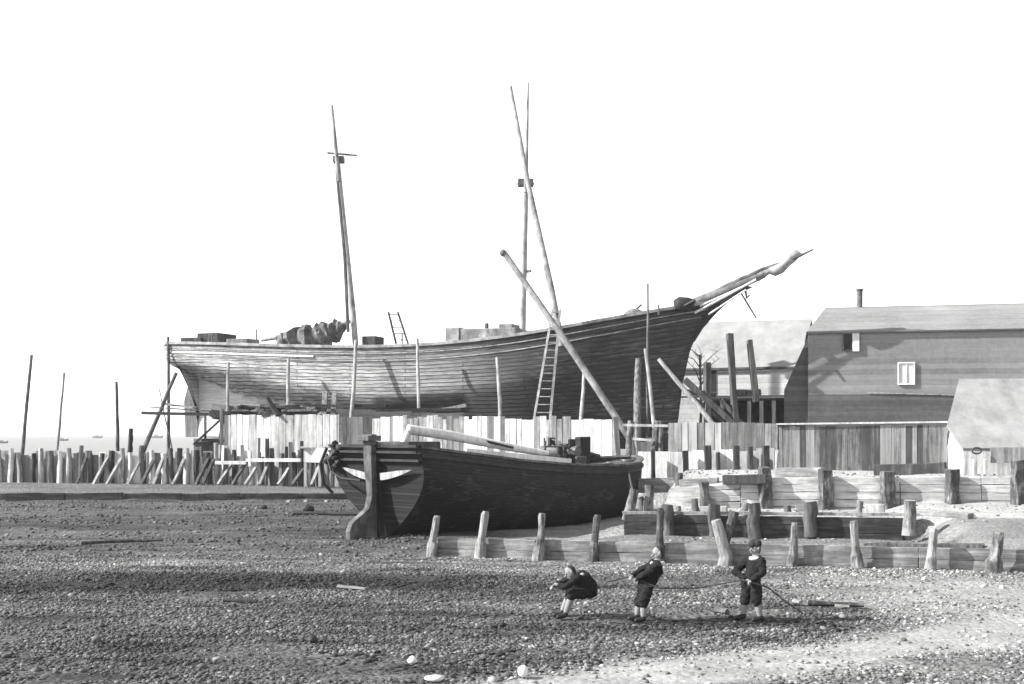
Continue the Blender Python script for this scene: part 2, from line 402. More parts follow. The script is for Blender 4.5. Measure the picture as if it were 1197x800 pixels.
# long yard fence, from the whitewashed corner to the gate
a, b_ = fxy(262, 58), fxy(397, 55.7)
t = thing('board_fence', 'tall whitewashed yard fence of upright boards under the schooner\'s stern', 'fence', (a.x, a.y, .7))
mb = MB(); boards(mb, a, b_, zpx(485, 58), zpx(485, 55.7), .5, .5, .42, .03, 3, .035); mb.build('boards', M['pale'], t)
mb = MB(); mb.beam((a.x - .1, a.y - .06, .5), (a.x - .1, a.y - .06, 4.35), .16, .16); mb.build('post', M['grey'], t, bevel=.01)
mb = MB(); mb.beam(a + Vector((0, .1, 3.6)), b_ + Vector((0, .1, 3.6)), .08, .12); mb.beam(a + Vector((0, .1, 1.4)), b_ + Vector((0, .1, 1.4)), .08, .12); mb.build('rail', M['grey'], t)
c_ = fxy(434, 55.1)
t = thing('board_fence', 'short dark stretch of yard fence between white and grey boards', 'fence', (b_.x, b_.y, .7))
mb = MB(); boards(mb, b_ + Vector((.03, -.02, 0)), c_, zpx(488, 55.7), zpx(487, 55.1), .5, .7, .3, .03, 3); mb.build('boards', M['dark'], t)
mb = MB(); mb.beam(b_ + Vector((0, .12, 3.3)), c_ + Vector((0, .12, 3.3)), .08, .12); mb.build('rail', M['dark'], t)
d_ = fxy(722, 50.2)
t = thing('board_fence', 'long light grey board fence behind the beached barge', 'fence', (c_.x, c_.y, .7))
mb = MB(); boards(mb, c_ + Vector((.03, 0, 0)), fxy(667, 51.1), zpx(487, 55.1), zpx(489, 51), .7, 1.0, .26, .10, 9); mb.build('boards', M['palis'], t)
mb = MB(); boards(mb, fxy(668, 51.1), d_, zpx(491, 51), zpx(490, 50.2), 1.0, 1.1, .45, .03, 2); mb.build('whitewashed_boards', M['pale'], t)
mb = MB(); mb.beam(c_ + Vector((0, .1, 3.4)), d_ + Vector((0, .1, 3.3)), .08, .12); mb.build('rail', M['grey'], t)
mb = MB(); mb.beam((d_.x + .1, d_.y, 1.0), (d_.x - .1, d_.y, 3.85), .22, .2); mb.build('post', M['grey'], t, bevel=.015)

e0, e1 = fxy(781, 47), fxy(909, 45.9)
t = thing('board_fence', 'grey upright board fence right of the dark gateway', 'fence', (e0.x, e0.y, 1.6))
mb = MB(); boards(mb, e0, e1, zpx(494, 47), zpx(495, 46), 1.4, 1.4, .3, .03, 6); mb.build('boards', M['grey'], t)
mb = MB(); mb.beam(e0 + Vector((0, .1, 3.2)), e1 + Vector((0, .1, 3.2)), .08, .1); mb.build('rail', M['grey'], t)
f0, f1 = fxy(910, 45.9), fxy(1107, 44.2)
t = thing('board_fence', 'dark streaked board fence in front of the big tarred shed', 'fence', (f0.x, f0.y, 1.6))
mb = MB(); boards(mb, f0, f1, zpx(499, 45.9), zpx(497, 44.2), 1.4, 1.4, .2, .03, 10); mb.build('boards', M['streak'], t)
mb = MB(); mb.beam(f0 + Vector((-.1, -.05, zpx(497.5, 45.9) + .05)), f1 + Vector((0, -.05, zpx(495, 44.2) + .05)), .14, .06); mb.build('top_rail', M['pale'], t)

# gateway: leaning posts and rails in the gap
t = thing('gateway', 'dark open gateway of leaning posts and rails between two fences', 'gate', (fxy(752, 48.6).x, 48.6, 1.6))
for px0, px1 in ((733, 737), (746, 744), (762, 768), (772, 771)):
    mb = MB(); mb.rough(P(px0, 545, 48.4), P(px1, 492, 48.6), .13, .11, 4); mb.build('post', M['pile'], t, smooth=True)
mb = MB(); mb.beam(P(728, 497, 48.3), P(782, 498, 47.6), .09, .1); mb.build('rail', M['prop'], t)
mb = MB(); mb.beam(P(740, 513, 48.3), P(762, 515, 47.9), .09, .1); mb.build('rail', M['prop'], t)
mb = MB(); boards(mb, fxy(735, 49.3), fxy(784, 48.6), 2.9, 2.9, 1.4, 1.4, .3, .15, 4); mb.build('boards', M['dark'], t)

# low retaining fence of white boards with dark posts, below the main fence
g0, g1 = fxy(745, 45.6), fxy(910, 43.4)
t = thing('retaining_fence', 'low white boarded retaining fence with dark posts below the grey fence', 'fence', (g0.x, g0.y, 1.2))
mb = MB(); boards(mb, g0, fxy(786, 45), zpx(529, 45.4), zpx(528, 45), 1.2, 1.2, .62, .02, 2, gap=.06); mb.build('boards', M['pale'], t)
mb = MB(); boards(mb, fxy(786, 45), g1, zpx(528, 45), zpx(525, 43.5), 1.2, 1.2, .35, .05, 4); mb.build('boards', M['pale'], t)
for px, y0, y1, wd in ((764, 528, 562, .13), (802, 527, 560, .2), (828, 521, 560, .24), (840, 529, 562, .12), (861, 521, 556, .22), (878, 522, 553, .15), (896, 521, 550, .22)):
    dd = 45.0 - (px - 764) * .0125 - .12
    mb = MB(); mb.beam(P(px, y1, dd), P(px - 1, y0, dd), wd, .22, 0.05, .012, seg=3); mb.build('post', M['dark'], t, bevel=.012)

# palisade on the left
def pal(px): return 59.2 - (px + 60) * .00571 if px < 262 else 57.36 - (px - 262) * .0172
t = thing('palisade', 'rough pale palisade of upright timbers and raking struts along the upper beach', 'fence', (fxy(200, 58).x, 58, .7))
mb = MB(); boards(mb, fxy(-60, 59.2), fxy(262, 57.36), zpx(530, 59), zpx(530, 57.4), .4, .5, .42, .16, 9, .03, .05, 1.2); mb.build('boards', M['palis'], t)
mb = MB(); boards(mb, fxy(262, 57.36), fxy(400, 55.0), zpx(532, 57.3), zpx(537, 55), .5, .5, .34, .2, 9, .05, .05, 1.2, skip=(1, 4, 8, 9, 13)); mb.build('boards', M['palis'], t)
px = -40; k = 0
while px < 404:
    dd = pal(px) - .2
    hgt = random.choice([527, 524, 529, 521, 526, 518 if px > 150 else 524, 530])
    mb = MB(); mb.rough(P(px, 570, dd), P(px + random.uniform(-2, 2), hgt, dd), random.uniform(.11, .17), random.uniform(.09, .14), 4, 7, .12, .03)
    mb.build('post', M['piledark'] if random.random() < .38 else M['palis'], t, smooth=True)  # dark posts put the shade between the pale boards into their colour
    px += random.uniform(8, 15)
for px in (92, 112, 128, 152, 168, 182, 205, 232, 240, 258, 275, 290, 306, 328, 345, 367):
    mb = MB(); q = random.uniform(9, 16); ds = pal(px) - .3; mb.beam(P(px - 3, 567, ds - .6), P(px + q, 541 - random.uniform(0, 8), ds), .13, .13, .3, .02, seg=3)
    mb.build('strut', M['grey'] if random.random() < .65 else M['piledark'], t)
for px, yt in ((262, 524), (284, 520), (303, 512), (313, 513), (318, 524), (333, 522), (341, 517), (349, 526), (352, 516), (372, 522), (388, 527)):
    dd = pal(px) - .28
    mb = MB(); mb.beam(P(px, 569, dd), P(px + random.uniform(-2, 2), yt, dd), random.uniform(.12, .24), .16, .3, .02, .85, seg=4); mb.build('stake', M['dark'] if random.random() < .7 else M['grey'], t)
for xa, xb_, yy in ((252, 288, 541), (288, 352, 538)):
    mb = MB(); mb.beam(P(xa, yy, pal(xa) - .55), P(xb_, yy, pal(xb_) - .55), .12, .16); mb.build('rail', M['pale'], t)

t = thing('plank_platform', 'white plank staging with thin legs beside the barge stern', 'staging', (fxy(385, 55).x, 55, .6))
mb = MB(); boards(mb, fxy(355, 54.4), fxy(402, 53.8), zpx(525, 54.4), zpx(524, 53.8), zpx(541, 54.4), zpx(541, 54), 2.2, .02, 1); mb.build('side_planks', M['pale'], t)
mb = MB(); mb.box((fxy(379, 54.8).x, 54.8, zpx(524, 54.2) + .03), (2.0, 1.2, .08)); mb.build('top', M['pale'], t)
for px in (357, 374, 393):
    mb = MB(); mb.beam(P(px, 569, 54.3), P(px, 540, 54.3), .12, .12); mb.build('leg', M['pale'], t)

# low timber kerb across the upper beach
t = thing('timber_kerb', 'long low dark timber kerb across the upper beach', 'kerb', (-14, 50, .4))
for i in range(9):
    x0 = -26 + i * 2.45
    mb = MB(); mb.beam((x0, 50.0 + random.uniform(-.06, .06), .46), (x0 + 2.43, 50.0, .46 + random.uniform(-.03, .03)), .16, .36 + random.uniform(0, .05), 0, .02, seg=4); mb.build('baulk', M['plankd'], t, bevel=.02)
for px in (337, 357, 381):
    mb = MB(); mb.box(P(px, 589, 49.75), (.13, .1, .3)); mb.build('peg', M['white'], t)

# ------------------------------------------------------------------ groynes and posts
def apt(x, dz=0, dy=0): return Vector((x, float(row_a(x)) + dy, dz))
t = thing('timber_groyne', 'low plank groyne with stout leaning posts behind the three boys', 'groyne', apt(3))
xs = [-2.1, .6, 3.6, 6.6, 9.4, 12.4, 15.5]
for i in range(len(xs) - 1):
    for r_ in range(2):
        mb = MB(); zz = .10 + r_ * .272; mb.beam(apt(xs[i] + .01, zz, random.uniform(-.012, .012)), apt(xs[i + 1] - .01, zz + random.uniform(-.01, .01)), .10, .27, 0, .012, seg=6); mb.build('plank', M['plankx'], t, bevel=.01)
posts_a = [(503, 652, 511, 603, .15), (561, 655, 568, 598, .16), (628, 657, 634, 600, .16), (693, 658, 699, 602, .15), (768, 662, 772, 594, .15),
           (926, 667, 929, 611, .15), (1005, 670, 998, 609, .16), (1088, 670, 1092, 618, .16), (1163, 671, 1168, 622, .22)]
for bx_, by_, tx, ty, r_ in posts_a:
    x = (bx_ - 598.5) / F * 29; dd = float(row_a(x)) - .22
    mb = MB(); p0 = P(bx_, by_, dd); p1 = P(tx, ty, dd + .05); p0.z -= .25
    mid = p0.lerp(p1, .45) + Vector((random.uniform(-.05, .03), 0, 0))
    mb.tube([p0, p0.lerp(mid, .5), mid, mid.lerp(p1, .12), mid.lerp(p1, .5), p1.lerp(mid, .1), p1], [r_ * 1.0, r_ * .95, r_ * .88, r_ * .62, r_ * .54, r_ * .6, r_ * .5], 9, .22)
    mb.build('post', M['pile'], t, bevel=.012)
mb = MB(); x = (843 - 598.5) / F * 28.9; dd = float(row_a(x)) - .26
mb.tube([P(845, 672, dd), P(848, 650, dd), P(843, 630, dd), P(837, 608, dd)], [.19, .16, .14, .12], 10, .1)
mb.tube([P(847, 640, dd), P(853, 618, dd + .1), P(859, 598, dd + .1)], [.10, .10, .11], 9, .1); mb.build('forked_post', M['pile'], t, bevel=.01)

def bpt(x, dz=0, dy=0): return Vector((x, float(row_b(x)) + dy, dz))
t = thing('timber_revetment', 'dark tarred plank revetment wall behind the forked post', 'retaining wall', bpt(7))
for r_ in range(3):
    xs = [3.2 + random.uniform(-.1, .1), 5.6, 8.0, 10.7 + random.uniform(-.3, .2)]
    for i in range(3):
        mb = MB(); mb.beam(bpt(xs[i], .33 + r_ * .22, random.uniform(-.02, .02)), bpt(xs[i + 1] - .02, .33 + r_ * .22 + random.uniform(-.02, .02)), .1, .215, 0, .012, seg=6); mb.build('plank', M['plankd'], t, bevel=.01)
mb = MB(); mb.beam(bpt(3.1, .93, .05), bpt(10.9, .97, .05), .2, .08, 0, .015, seg=9); mb.build('cap_rail', M['grey'], t)
for px, y0, y1 in ((781, 607, 591), (836, 622, 590), (882, 618, 589), (948, 622, 587)):
    x = (px - 598.5) / F * 32.8; dd = float(row_b(x)) - .16
    mb = MB(); mb.rough(P(px, y1 + 40, dd), P(px - 1, y1, dd), .19, .17, 4); mb.build('post', M['piledark'], t, smooth=True)

stubs = [(733, 603, 742, 572, 34.0, .15, 'pile', 'thick stub post leaning right below the barge bow, rope tied round its head'),
         (757, 603, 759, 567, 34.2, .16, 'pile', 'upright rounded stub post just right of the barge bow'),
         (775, 612, 778, 590, 33.2, .12, 'piledark', 'small dark stub post between the barge bow and the dark revetment'),
         (1062, 620, 1064, 585, 31.2, .17, 'pile', 'pale stub post standing alone at the right end of the dark revetment'),
         (752, 596, 749, 581, 34.6, .10, 'piledark', 'short dark stub post between the two pale stubs at the barge bow'),
         (789, 606, 793, 592, 33.6, .09, 'pile', 'thin broken stub post leaning right above the dark revetment'),
         (815, 604, 812, 583, 34.0, .11, 'piledark', 'broken dark stub post leaning left below the pale revetment'),
         (868, 606, 873, 588, 33.4, .10, 'pile', 'small broken stub post leaning right just above the forked post'),
         (922, 606, 920, 592, 33.4, .11, 'piledark', 'low dark stub post between two tall revetment posts'),
         (1003, 604, 1006, 586, 33.0, .10, 'pile', 'thin stub post beside the short white plank box'),
         (793, 574, 794, 553, 38.2, .14, 'piledark', 'short dark bollard in front of the white boarded fence')]
for x0, y0, x1, y1, dd, r_, mt, lab in stubs:
    mb = MB(); p0 = P(x0, y0 + 6, dd); mb.rough(p0, P(x1, y1, dd), r_, r_ * .85, 5, 9, .1, .02)
    tag(mb.build('stub_post', M[mt], None, True, loc=p0), lab, 'post')

# third plank wall on the terrace, with big rough posts
def cpt(x, z=0.0, dy=0.0): return Vector((x, float(row_c(x)) + dy, z))
t = thing('plank_revetment', 'pale plank revetment wall with big rough posts below the dark streaked fence', 'retaining wall', cpt(9, .85))
xs = [4.85, 6.9, 9.2, 11.4, 13.6, 16.5]
for i in range(len(xs) - 1):
    xm = (xs[i] + xs[i + 1]) / 2; n_ = 5; hz = (float(top_c(xm)) - .72) / n_
    for r_ in range(n_):
        mb = MB(); z_ = .72 + hz * (r_ + .5); dz = (float(top_c(xs[i + 1])) - float(top_c(xs[i]))) * r_ / n_ * .5
        mb.beam(cpt(xs[i] + .01, z_ - dz / 2, random.uniform(-.015, .015) + .02 * r_), cpt(xs[i + 1] - .01, z_ + dz / 2, .02 * r_), .09, hz - .012, 0, .012, seg=6); mb.build('plank', M['plankp'], t, bevel=.008)
for px, yt, yb_, wd in ((824, 563, 605, .26), (895, 546, 606, .34), (966, 549, 608, .36), (1038, 552, 608, .38), (1114, 549, 604, .36), (1192, 538, 600, .42)):
    x = (px - 598.5) / F * 35.2; dd = float(row_c(x)) - .24; p0 = P(px, yb_, dd); p1 = P(px - 1, yt, dd + .06)
    mb = MB(); mb.beam(p0, p1, wd, .34, R(12), .035, .9, seg=6); mb.build('post', M['pile'], t, bevel=.03)
bl = [((846, 561, 36.2), (897, 560, 35.7), .4, .28, 'dark', 'dark horizontal baulk lying left of the leftmost tall revetment post'),
      ((795, 566, 37.6), (840, 564, 37.2), .4, .3, 'plankx', 'grey squared baulk lying right of the short dark bollard'),
      ((742, 568, 42), (790, 567, 41.6), .4, .5, 'plankx', 'thick squared baulk below the white boards at the barge bow'),
      ((1022, 550, 38.6), (1106, 547, 37.6), .4, .34, 'dark', 'long dark baulk lying along the foot of the streaked fence'),
      ((908, 553, 37.6), (962, 552, 36.8), .4, .3, 'plankx', 'broad grey baulk lying between two tall revetment posts'),
      ((1012, 595, 34.0), (1034, 595, 33.8), .4, .25, 'pale', 'short white plank box lying left of the pale stub post'),
      ((806, 597, 34.6), (850, 596, 34.3), .3, .22, 'pale', 'low white plank lying on the revetment edge left of the fork'),
      ((930, 597, 33.6), (948, 596, 33.5), .3, .3, 'plankx', 'small grey block lying between the two revetment walls'),
      ((1066, 600, 33.0), (1135, 606, 31.6), .3, .25, 'plankx', 'grey timber half buried in sand right of the pale stub post')]
for p0, p1, wd, ht, mt, lab in bl:
    mb = MB(); a = P(*p0); mb.beam(a, P(*p1), wd, ht, 0, .015, seg=4)
    tag(mb.build('timber_baulk', M[mt], None, loc=a, bevel=.02), lab, 'timber')
mb = MB(); a = P(1010, 637, 30.0); mb.beam(a, P(1150, 639, 28.6), .12, .1, 0, .02, seg=6); tag(mb.build('timber_pole', M['piledark'], None, loc=a), 'thin dark pole lying on the sand behind the right groyne posts', 'timber')

# ------------------------------------------------------------------ sheds
def wallquad(mb, a, b2, z0, z1, th=.12):
    mb.prism([(a[0], a[1], z0), (b2[0], b2[1], z0), (b2[0], b2[1], z1), (a[0], a[1], z1)], Vector((0, th, 0)))
sx0, sx1 = 13.85, 34.0
t = thing('boat_shed', 'large dark tarred boat shed with hipped roof and stove pipe', 'shed', (13.85, 56, 1.6))
big_shed = t
mb = MB(); mb.add([(sx0, 56, 4.9), (sx1, 56, 4.9), (sx1, 56, 7.9), (sx0, 56, 7.9), (sx0, 64, 1.4), (sx0, 64, 7.9), (sx1, 64, 1.4), (sx1, 64, 7.9), (sx0, 56.02, 1.4), (sx1, 56.02, 1.4), (sx0, 56.02, 4.9), (sx1, 56.02, 4.9)],
                  [(0, 1, 2, 3), (8, 4, 5, 3, 0), (9, 6, 7, 2, 1), (6, 4, 5, 7)])
mb.build('wall', M['shed'], t)
mb = MB(); mb.box(((sx0 + sx1) / 2, 55.99, 3.2), (sx1 - sx0, .1, 3.5)); mb.build('lower_wall', M['sheddark'], t)
mb = MB(); mb.beam((16.5, 55.9, 5.03), (20.9, 55.9, 4.87), .05, .05); mb.beam((20.9, 55.9, 4.87), (26, 55.9, 4.98), .05, .05); mb.build('batten', M['grey'], t)
rf = MB(); rz = 9.42
rf.add([(sx0 - .1, 55.8, 7.86), (sx1, 55.8, 7.86), (sx1, 60, rz), (14.75, 60, rz), (sx0 - .1, 64.2, 7.86), (sx1, 64.2, 7.86)], [(0, 1, 2, 3), (0, 3, 4), (3, 2, 5, 4)])
rfo = rf.build('roof', M['shedtop'], t, solid=.08)
mb = MB(); mb.tube([P(981, 366, 60), P(981, 341, 60)], .14, 12); mb.tube([P(981, 342, 60), P(981, 340, 60)], .18, 12); mb.build('stove_pipe', M['iron'], rfo, smooth=True)
mb = MB(); lx = 12.75
mb.add([(sx0, 56.3, 7.7), (sx0, 63, 7.7), (lx, 63, 5.2), (lx, 56.3, 5.2), (lx, 63, 1.4), (lx, 56.3, 1.4), (sx0, 56.3, 1.4), (sx0, 63, 1.4)], [(0, 1, 2, 3), (3, 2, 4, 5), (0, 3, 5, 6), (1, 7, 4, 2)])
mb.build('lean_to', M['sheddark'], t)
def window(root, px0, px1, py0, py1, d, mpane, mframe, name='window'):
    a, b2 = P(px0, py1, d), P(px1, py0, d); c = (a + b2) / 2; wx, wz = b2.x - a.x, b2.z - a.z
    mb = MB()
    for sx in (-1, 1): mb.box((c.x + sx * (wx / 2 - .03), d, c.z), (.06, .08, wz))
    for sz in (-1, 1): mb.box((c.x, d, c.z + sz * (wz / 2 - .03)), (wx - .121, .08, .06))
    mb.box((c.x, d, c.z), (.035, .05, wz - .121)); fo = mb.build('window', mframe, root)
    mb = MB(); mb.box((c.x, d + .03, c.z), (wx - .122, .02, wz - .122)); mb.build('pane', mpane, fo); return fo
window(t, 1045, 1064, 425, 451, 55.93, M['white'], M['white'])
window(t, 984, 996, 390, 411, 55.93, M['tar'], M['dark'])
mb = MB(); a = P(999, 401, 55.88); mb.box(a, (.3, .05, .85)); mb.build('shutter', M['white'], t)

big_shed.rotation_euler = (0, 0, R(-13))
# white shed behind the bow
t = thing('boat_shed', 'white boarded shed with pale roof and open underside behind the bow', 'shed', (10, 64, 1.6))
wx0, wx1, wd_ = 7.2, 15.6, 62.0
ze, zf, zr = zpx(430, wd_), zpx(463, wd_), zpx(377, 66.5)
mb = MB(); mb.box(((wx0 + wx1) / 2, wd_ + .06, (ze + zf) / 2), (wx1 - wx0, .12, ze - zf)); mb.box((wx0 + .06, 66.5, (ze + zf) / 2), (.12, 8.75, ze - zf)); mb.box(((wx0 + wx1) / 2, 71, (ze + zf) / 2), (wx1 - wx0, .12, ze - zf))
mb.box(((wx0 + wx1) / 2, 66.5, zf - .08), (wx1 - wx0 - .3, 8.7, .14)); mb.build('wall', M['whiteboard'], t)
mb = MB(); mb.add([(wx0 - .3, wd_ - .12, ze - .03), (wx1, wd_ - .12, ze - .03), (wx1, 66.5, zr), (wx0 - .3, 66.5, zr), (wx1, 71.4, ze - .1), (wx0 - .3, 71.4, ze - .1)], [(0, 1, 2, 3), (3, 2, 4, 5)]); mb.build('roof', M['roofl'], t, solid=.1)
mb = MB(); mb.beam((wx0 - .3, wd_ - .16, ze - .09), (wx1, wd_ - .16, ze - .09), .06, .10, 0); mb.build('eave_shadow_strip', M['dark'], t)  # dark strip along the eave: the roof's shadow line put in as a part
a, b2 = P(841, 462, wd_), P(853, 433, wd_); mb = MB(); mb.box(((a.x + b2.x) / 2, wd_ - .02, (a.z + b2.z) / 2), (b2.x - a.x, .06, b2.z - a.z)); mb.build('door', M['tar'], t)
mb = MB(); a = P(846, 465, wd_); mb.box(((wx0 + a.x) / 2, wd_ + .1, (zf + 1.4) / 2 - .05), (a.x - wx0, .12, zf - 1.5)); mb.build('lower_wall', M['whiteboard'], t)
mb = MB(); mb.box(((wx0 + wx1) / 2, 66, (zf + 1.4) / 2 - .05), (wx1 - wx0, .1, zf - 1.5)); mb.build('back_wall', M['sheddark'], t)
for px in (858, 872, 889, 903, 917):
    mb = MB(); p = P(px, 463, wd_ + .3); mb.beam((p.x, p.y, 1.4), (p.x, p.y, p.z - .03), .2, .2); mb.build('post', M['dark'], t)

t.rotation_euler = (0, 0, R(-20))
# low pale shed at the right edge
t = thing('low_shed', 'low shed with pale grey sloping roof at the right edge', 'shed', (P(1200, 540, 42).x, 42, 1.6))
r0, r1, r2 = P(1121, 443, 44.2), P(1107, 497, 42.2), P(1126, 524, 40.6)
ex = Vector((9, -1.2, 0))
mb = MB(); q = [r0, r1, r2]; mb.add([*q, *[v + ex for v in q], r0 + Vector((.8, 4.2, -3.2)), r0 + ex + Vector((0, 4.2, -3.2))], [(0, 3, 4, 1), (1, 4, 5, 2), (0, 6, 7, 3)]); mb.build('roof', M['shedroof'], t, solid=.1)
mb = MB(); a = r1 + Vector((.15, .05, -.12)); bk = r0 + Vector((.85, 3.9, 0))
mb.add([(a.x, a.y, 1.2), (a.x, a.y, a.z), (r0.x + .15, r0.y, r0.z - .15), (bk.x, bk.y, 2.0), (bk.x, bk.y, 1.2)], [(0, 1, 2, 3, 4)]); mb.build('gable_wall', M['pale'], t, solid=.08)
c0 = r2 + Vector((.05, .12, -.06)); mb = MB(); mb.add([(a.x, a.y - .02, 1.2), (c0.x, c0.y, 1.2), (c0.x, c0.y, c0.z), (a.x, a.y - .02, a.z - .05)], [(0, 1, 2, 3)]); mb.build('end_boards', M['pale'], t, solid=.06)
mb = MB(); c1 = c0 + ex; mb.add([(c0.x, c0.y, 1.2), (c1.x, c1.y, 1.2), (c1.x, c1.y, c1.z - .03), (c0.x, c0.y, c0.z - .03)], [(0, 1, 2, 3)]); mb.build('front_wall', M['pale'], t, solid=.08)
mb = MB(); p = P(1158, 541, 40.15); mb.beam(p + Vector((0, 0, .25)), p + Vector((3.0, -.4, .25)), .06, .52, 0); mb.build('dark_opening', M['grey'], t)
mb = MB(); ring = [P(1141, 527, 40.1) + Vector((math.cos(i / 12 * 2 * math.pi) * .16, -.05, math.sin(i / 12 * 2 * math.pi) * .10)) for i in range(13)]; mb.tube(ring, .03, 6)
tag(mb.build('rope_ring', M['rope'], None, loc=ring[0]), 'small dark ring hanging under the eave of the low pale shed', 'ring')
for i in range(3):
    mb = MB(); q = P(1128 + i * 12, 546, 39.6 - i * .1); mb.beam(q - Vector((0, 0, .3)), q + Vector((random.uniform(-.03, .03), 0, .25)), .12, .1, 0, .012, seg=2)
    tag(mb.build('picket_stake', M['pale'], None, loc=q), 'short white stake below the low shed\'s eave', 'stake', 'white stakes below the low shed')

# ------------------------------------------------------------------ the schooner
SL = 28.5; U0 = 1.1; SD = Vector((27.6, -10, 0)).normalized(); SN = Vector((SD.y, -SD.x, 0)); S0 = Vector((-19.0, 66.0, 0))
def shp(u, v, z): return S0 + SD * u + SN * v + Vector((0, 0, z))
def u_at(px, v=0.0):
    k = (px - 598.5) / F      # x/d
    return (k * (S0.y + SN.y * v) - S0.x - SN.x * v) / (SD.x - k * SD.y)
def d_at(u, v=0.0): return shp(u, v, 0).y
def ip(t, xs, ys): return float(np.interp(t, xs, ys))
_sh = [(0.0, 7.95)]
for _px, _py in ((310, 405), (420, 403), (480, 401), (560, 393.5), (620, 387), (680, 380), (740, 367)):
    _u = u_at(_px, 3.0); _sh.append(((_u - U0) / (SL - U0), zpx(_py, d_at(_u, 3.0)) - .12))
_sh += [(.93, 8.95), (1.0, 9.45)]
_pf = np.polyfit([q[0] for q in _sh], [q[1] for q in _sh], 3)
def s_sheer(t): return float(np.polyval(_pf, t))
def s_keel(t): return 2.95 - .6 * t
def s_b(t): return ip(t, [0, .06, .15, .3, .5, .7, .8, .87, .93, .97, 1], [1.9, 2.35, 2.8, 3.2, 3.3, 3.2, 2.85, 2.3, 1.45, .75, .1])
def s_h0(t): return ip(t, [0, .06, .15, .25, .35, .5, .75, 1], [.70, .61, .46, .32, .17, .04, .03, .0])
def s_h1(t): return ip(t, [0, .06, .15, .25, .5, .75, .9, 1], [.83, .83, .78, .70, .5, .66, 1.0, 1.15])
def hull_s(t, h, side=1):
    b = s_b(t); h0, h1 = s_h0(t), s_h1(t); w0 = min(1, .14 / b)
    q = min(1, max(0, (h - h0) / (h1 - h0)))
    p = ip(t, [0, .5, .85, 1], [.9, .75, 1.1, 1.3])
    W = w0 + (1 - w0) * math.sin(math.pi / 2 * q) ** p
    if t > .9: W = W * (1 + .15 * (h - .6) * (t - .9) * 10)
    z = s_keel(t) + (s_sheer(t) - s_keel(t)) * h
    u = U0 + t * (SL - U0)
    if t > .8: u += ((t - .8) / .2) ** 2 * ip(z, [2, 3.8, 5.4, 7.0, 8.3, 9.6], [-.4, 0, .2, .55, 1.1, 2.4])
    if t < .12: u += (1 - t / .12) * (1 - max(h, h0)) * 1.3
    return shp(u, b * W * side, z)

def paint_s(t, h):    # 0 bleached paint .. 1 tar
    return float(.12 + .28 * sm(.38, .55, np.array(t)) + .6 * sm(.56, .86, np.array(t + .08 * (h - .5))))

def hull_mesh(name, fn, hb, ts, nh, paint, m, parent, thick):
    verts = []; uvs = []; tars = []; faces = []
    for side in (1, -1):
        base = len(verts)
        for t in ts:
            g = 0; prev = None; h_lo = hb(t)
            for j in range(nh + 1):
                h = h_lo + (1 - h_lo) * j / nh; p = fn(t, h, side)
                verts.append(p); uvs.append((t * 30, h * 5.5)); tars.append(paint(t, h))
        for i in range(len(ts) - 1):
            for j in range(nh):
                a = base + i * (nh + 1) + j; b2 = a + nh + 1
                faces.append((a, b2, b2 + 1, a + 1) if side == 1 else (a, a + 1, b2 + 1, b2))
    n = len(ts) * (nh + 1)
    # transom
    for j in range(nh): faces.append((j, j + 1, n + j + 1, n + j))
    off = ROOTLOC[parent]
    me = bpy.data.meshes.new(name); me.from_pydata([tuple(v - off) for v in verts], [], faces)
    uvl = me.uv_layers.new(name='UVMap')
    for lp in me.loops: uvl.data[lp.index].uv = uvs[lp.vertex_index]
    a = me.attributes.new('tar', 'FLOAT', 'POINT'); a.data.foreach_set('value', tars)
    bm = bmesh.new(); bm.from_mesh(me); bmesh.ops.remove_doubles(bm, verts=bm.verts, dist=.002); bmesh.ops.recalc_face_normals(bm, faces=bm.faces); bm.to_mesh(me); bm.free()
    me.shade_smooth()
    try: me.set_sharp_from_angle(angle=R(40))
    except Exception: pass
    me.materials.append(m); o = bpy.data.objects.new(name, me); COL.objects.link(o); o.parent = parent; ROOTLOC[o] = off
    md = o.modifiers.new('solid', 'SOLIDIFY'); md.thickness = thick; md.offset = -1
    return o

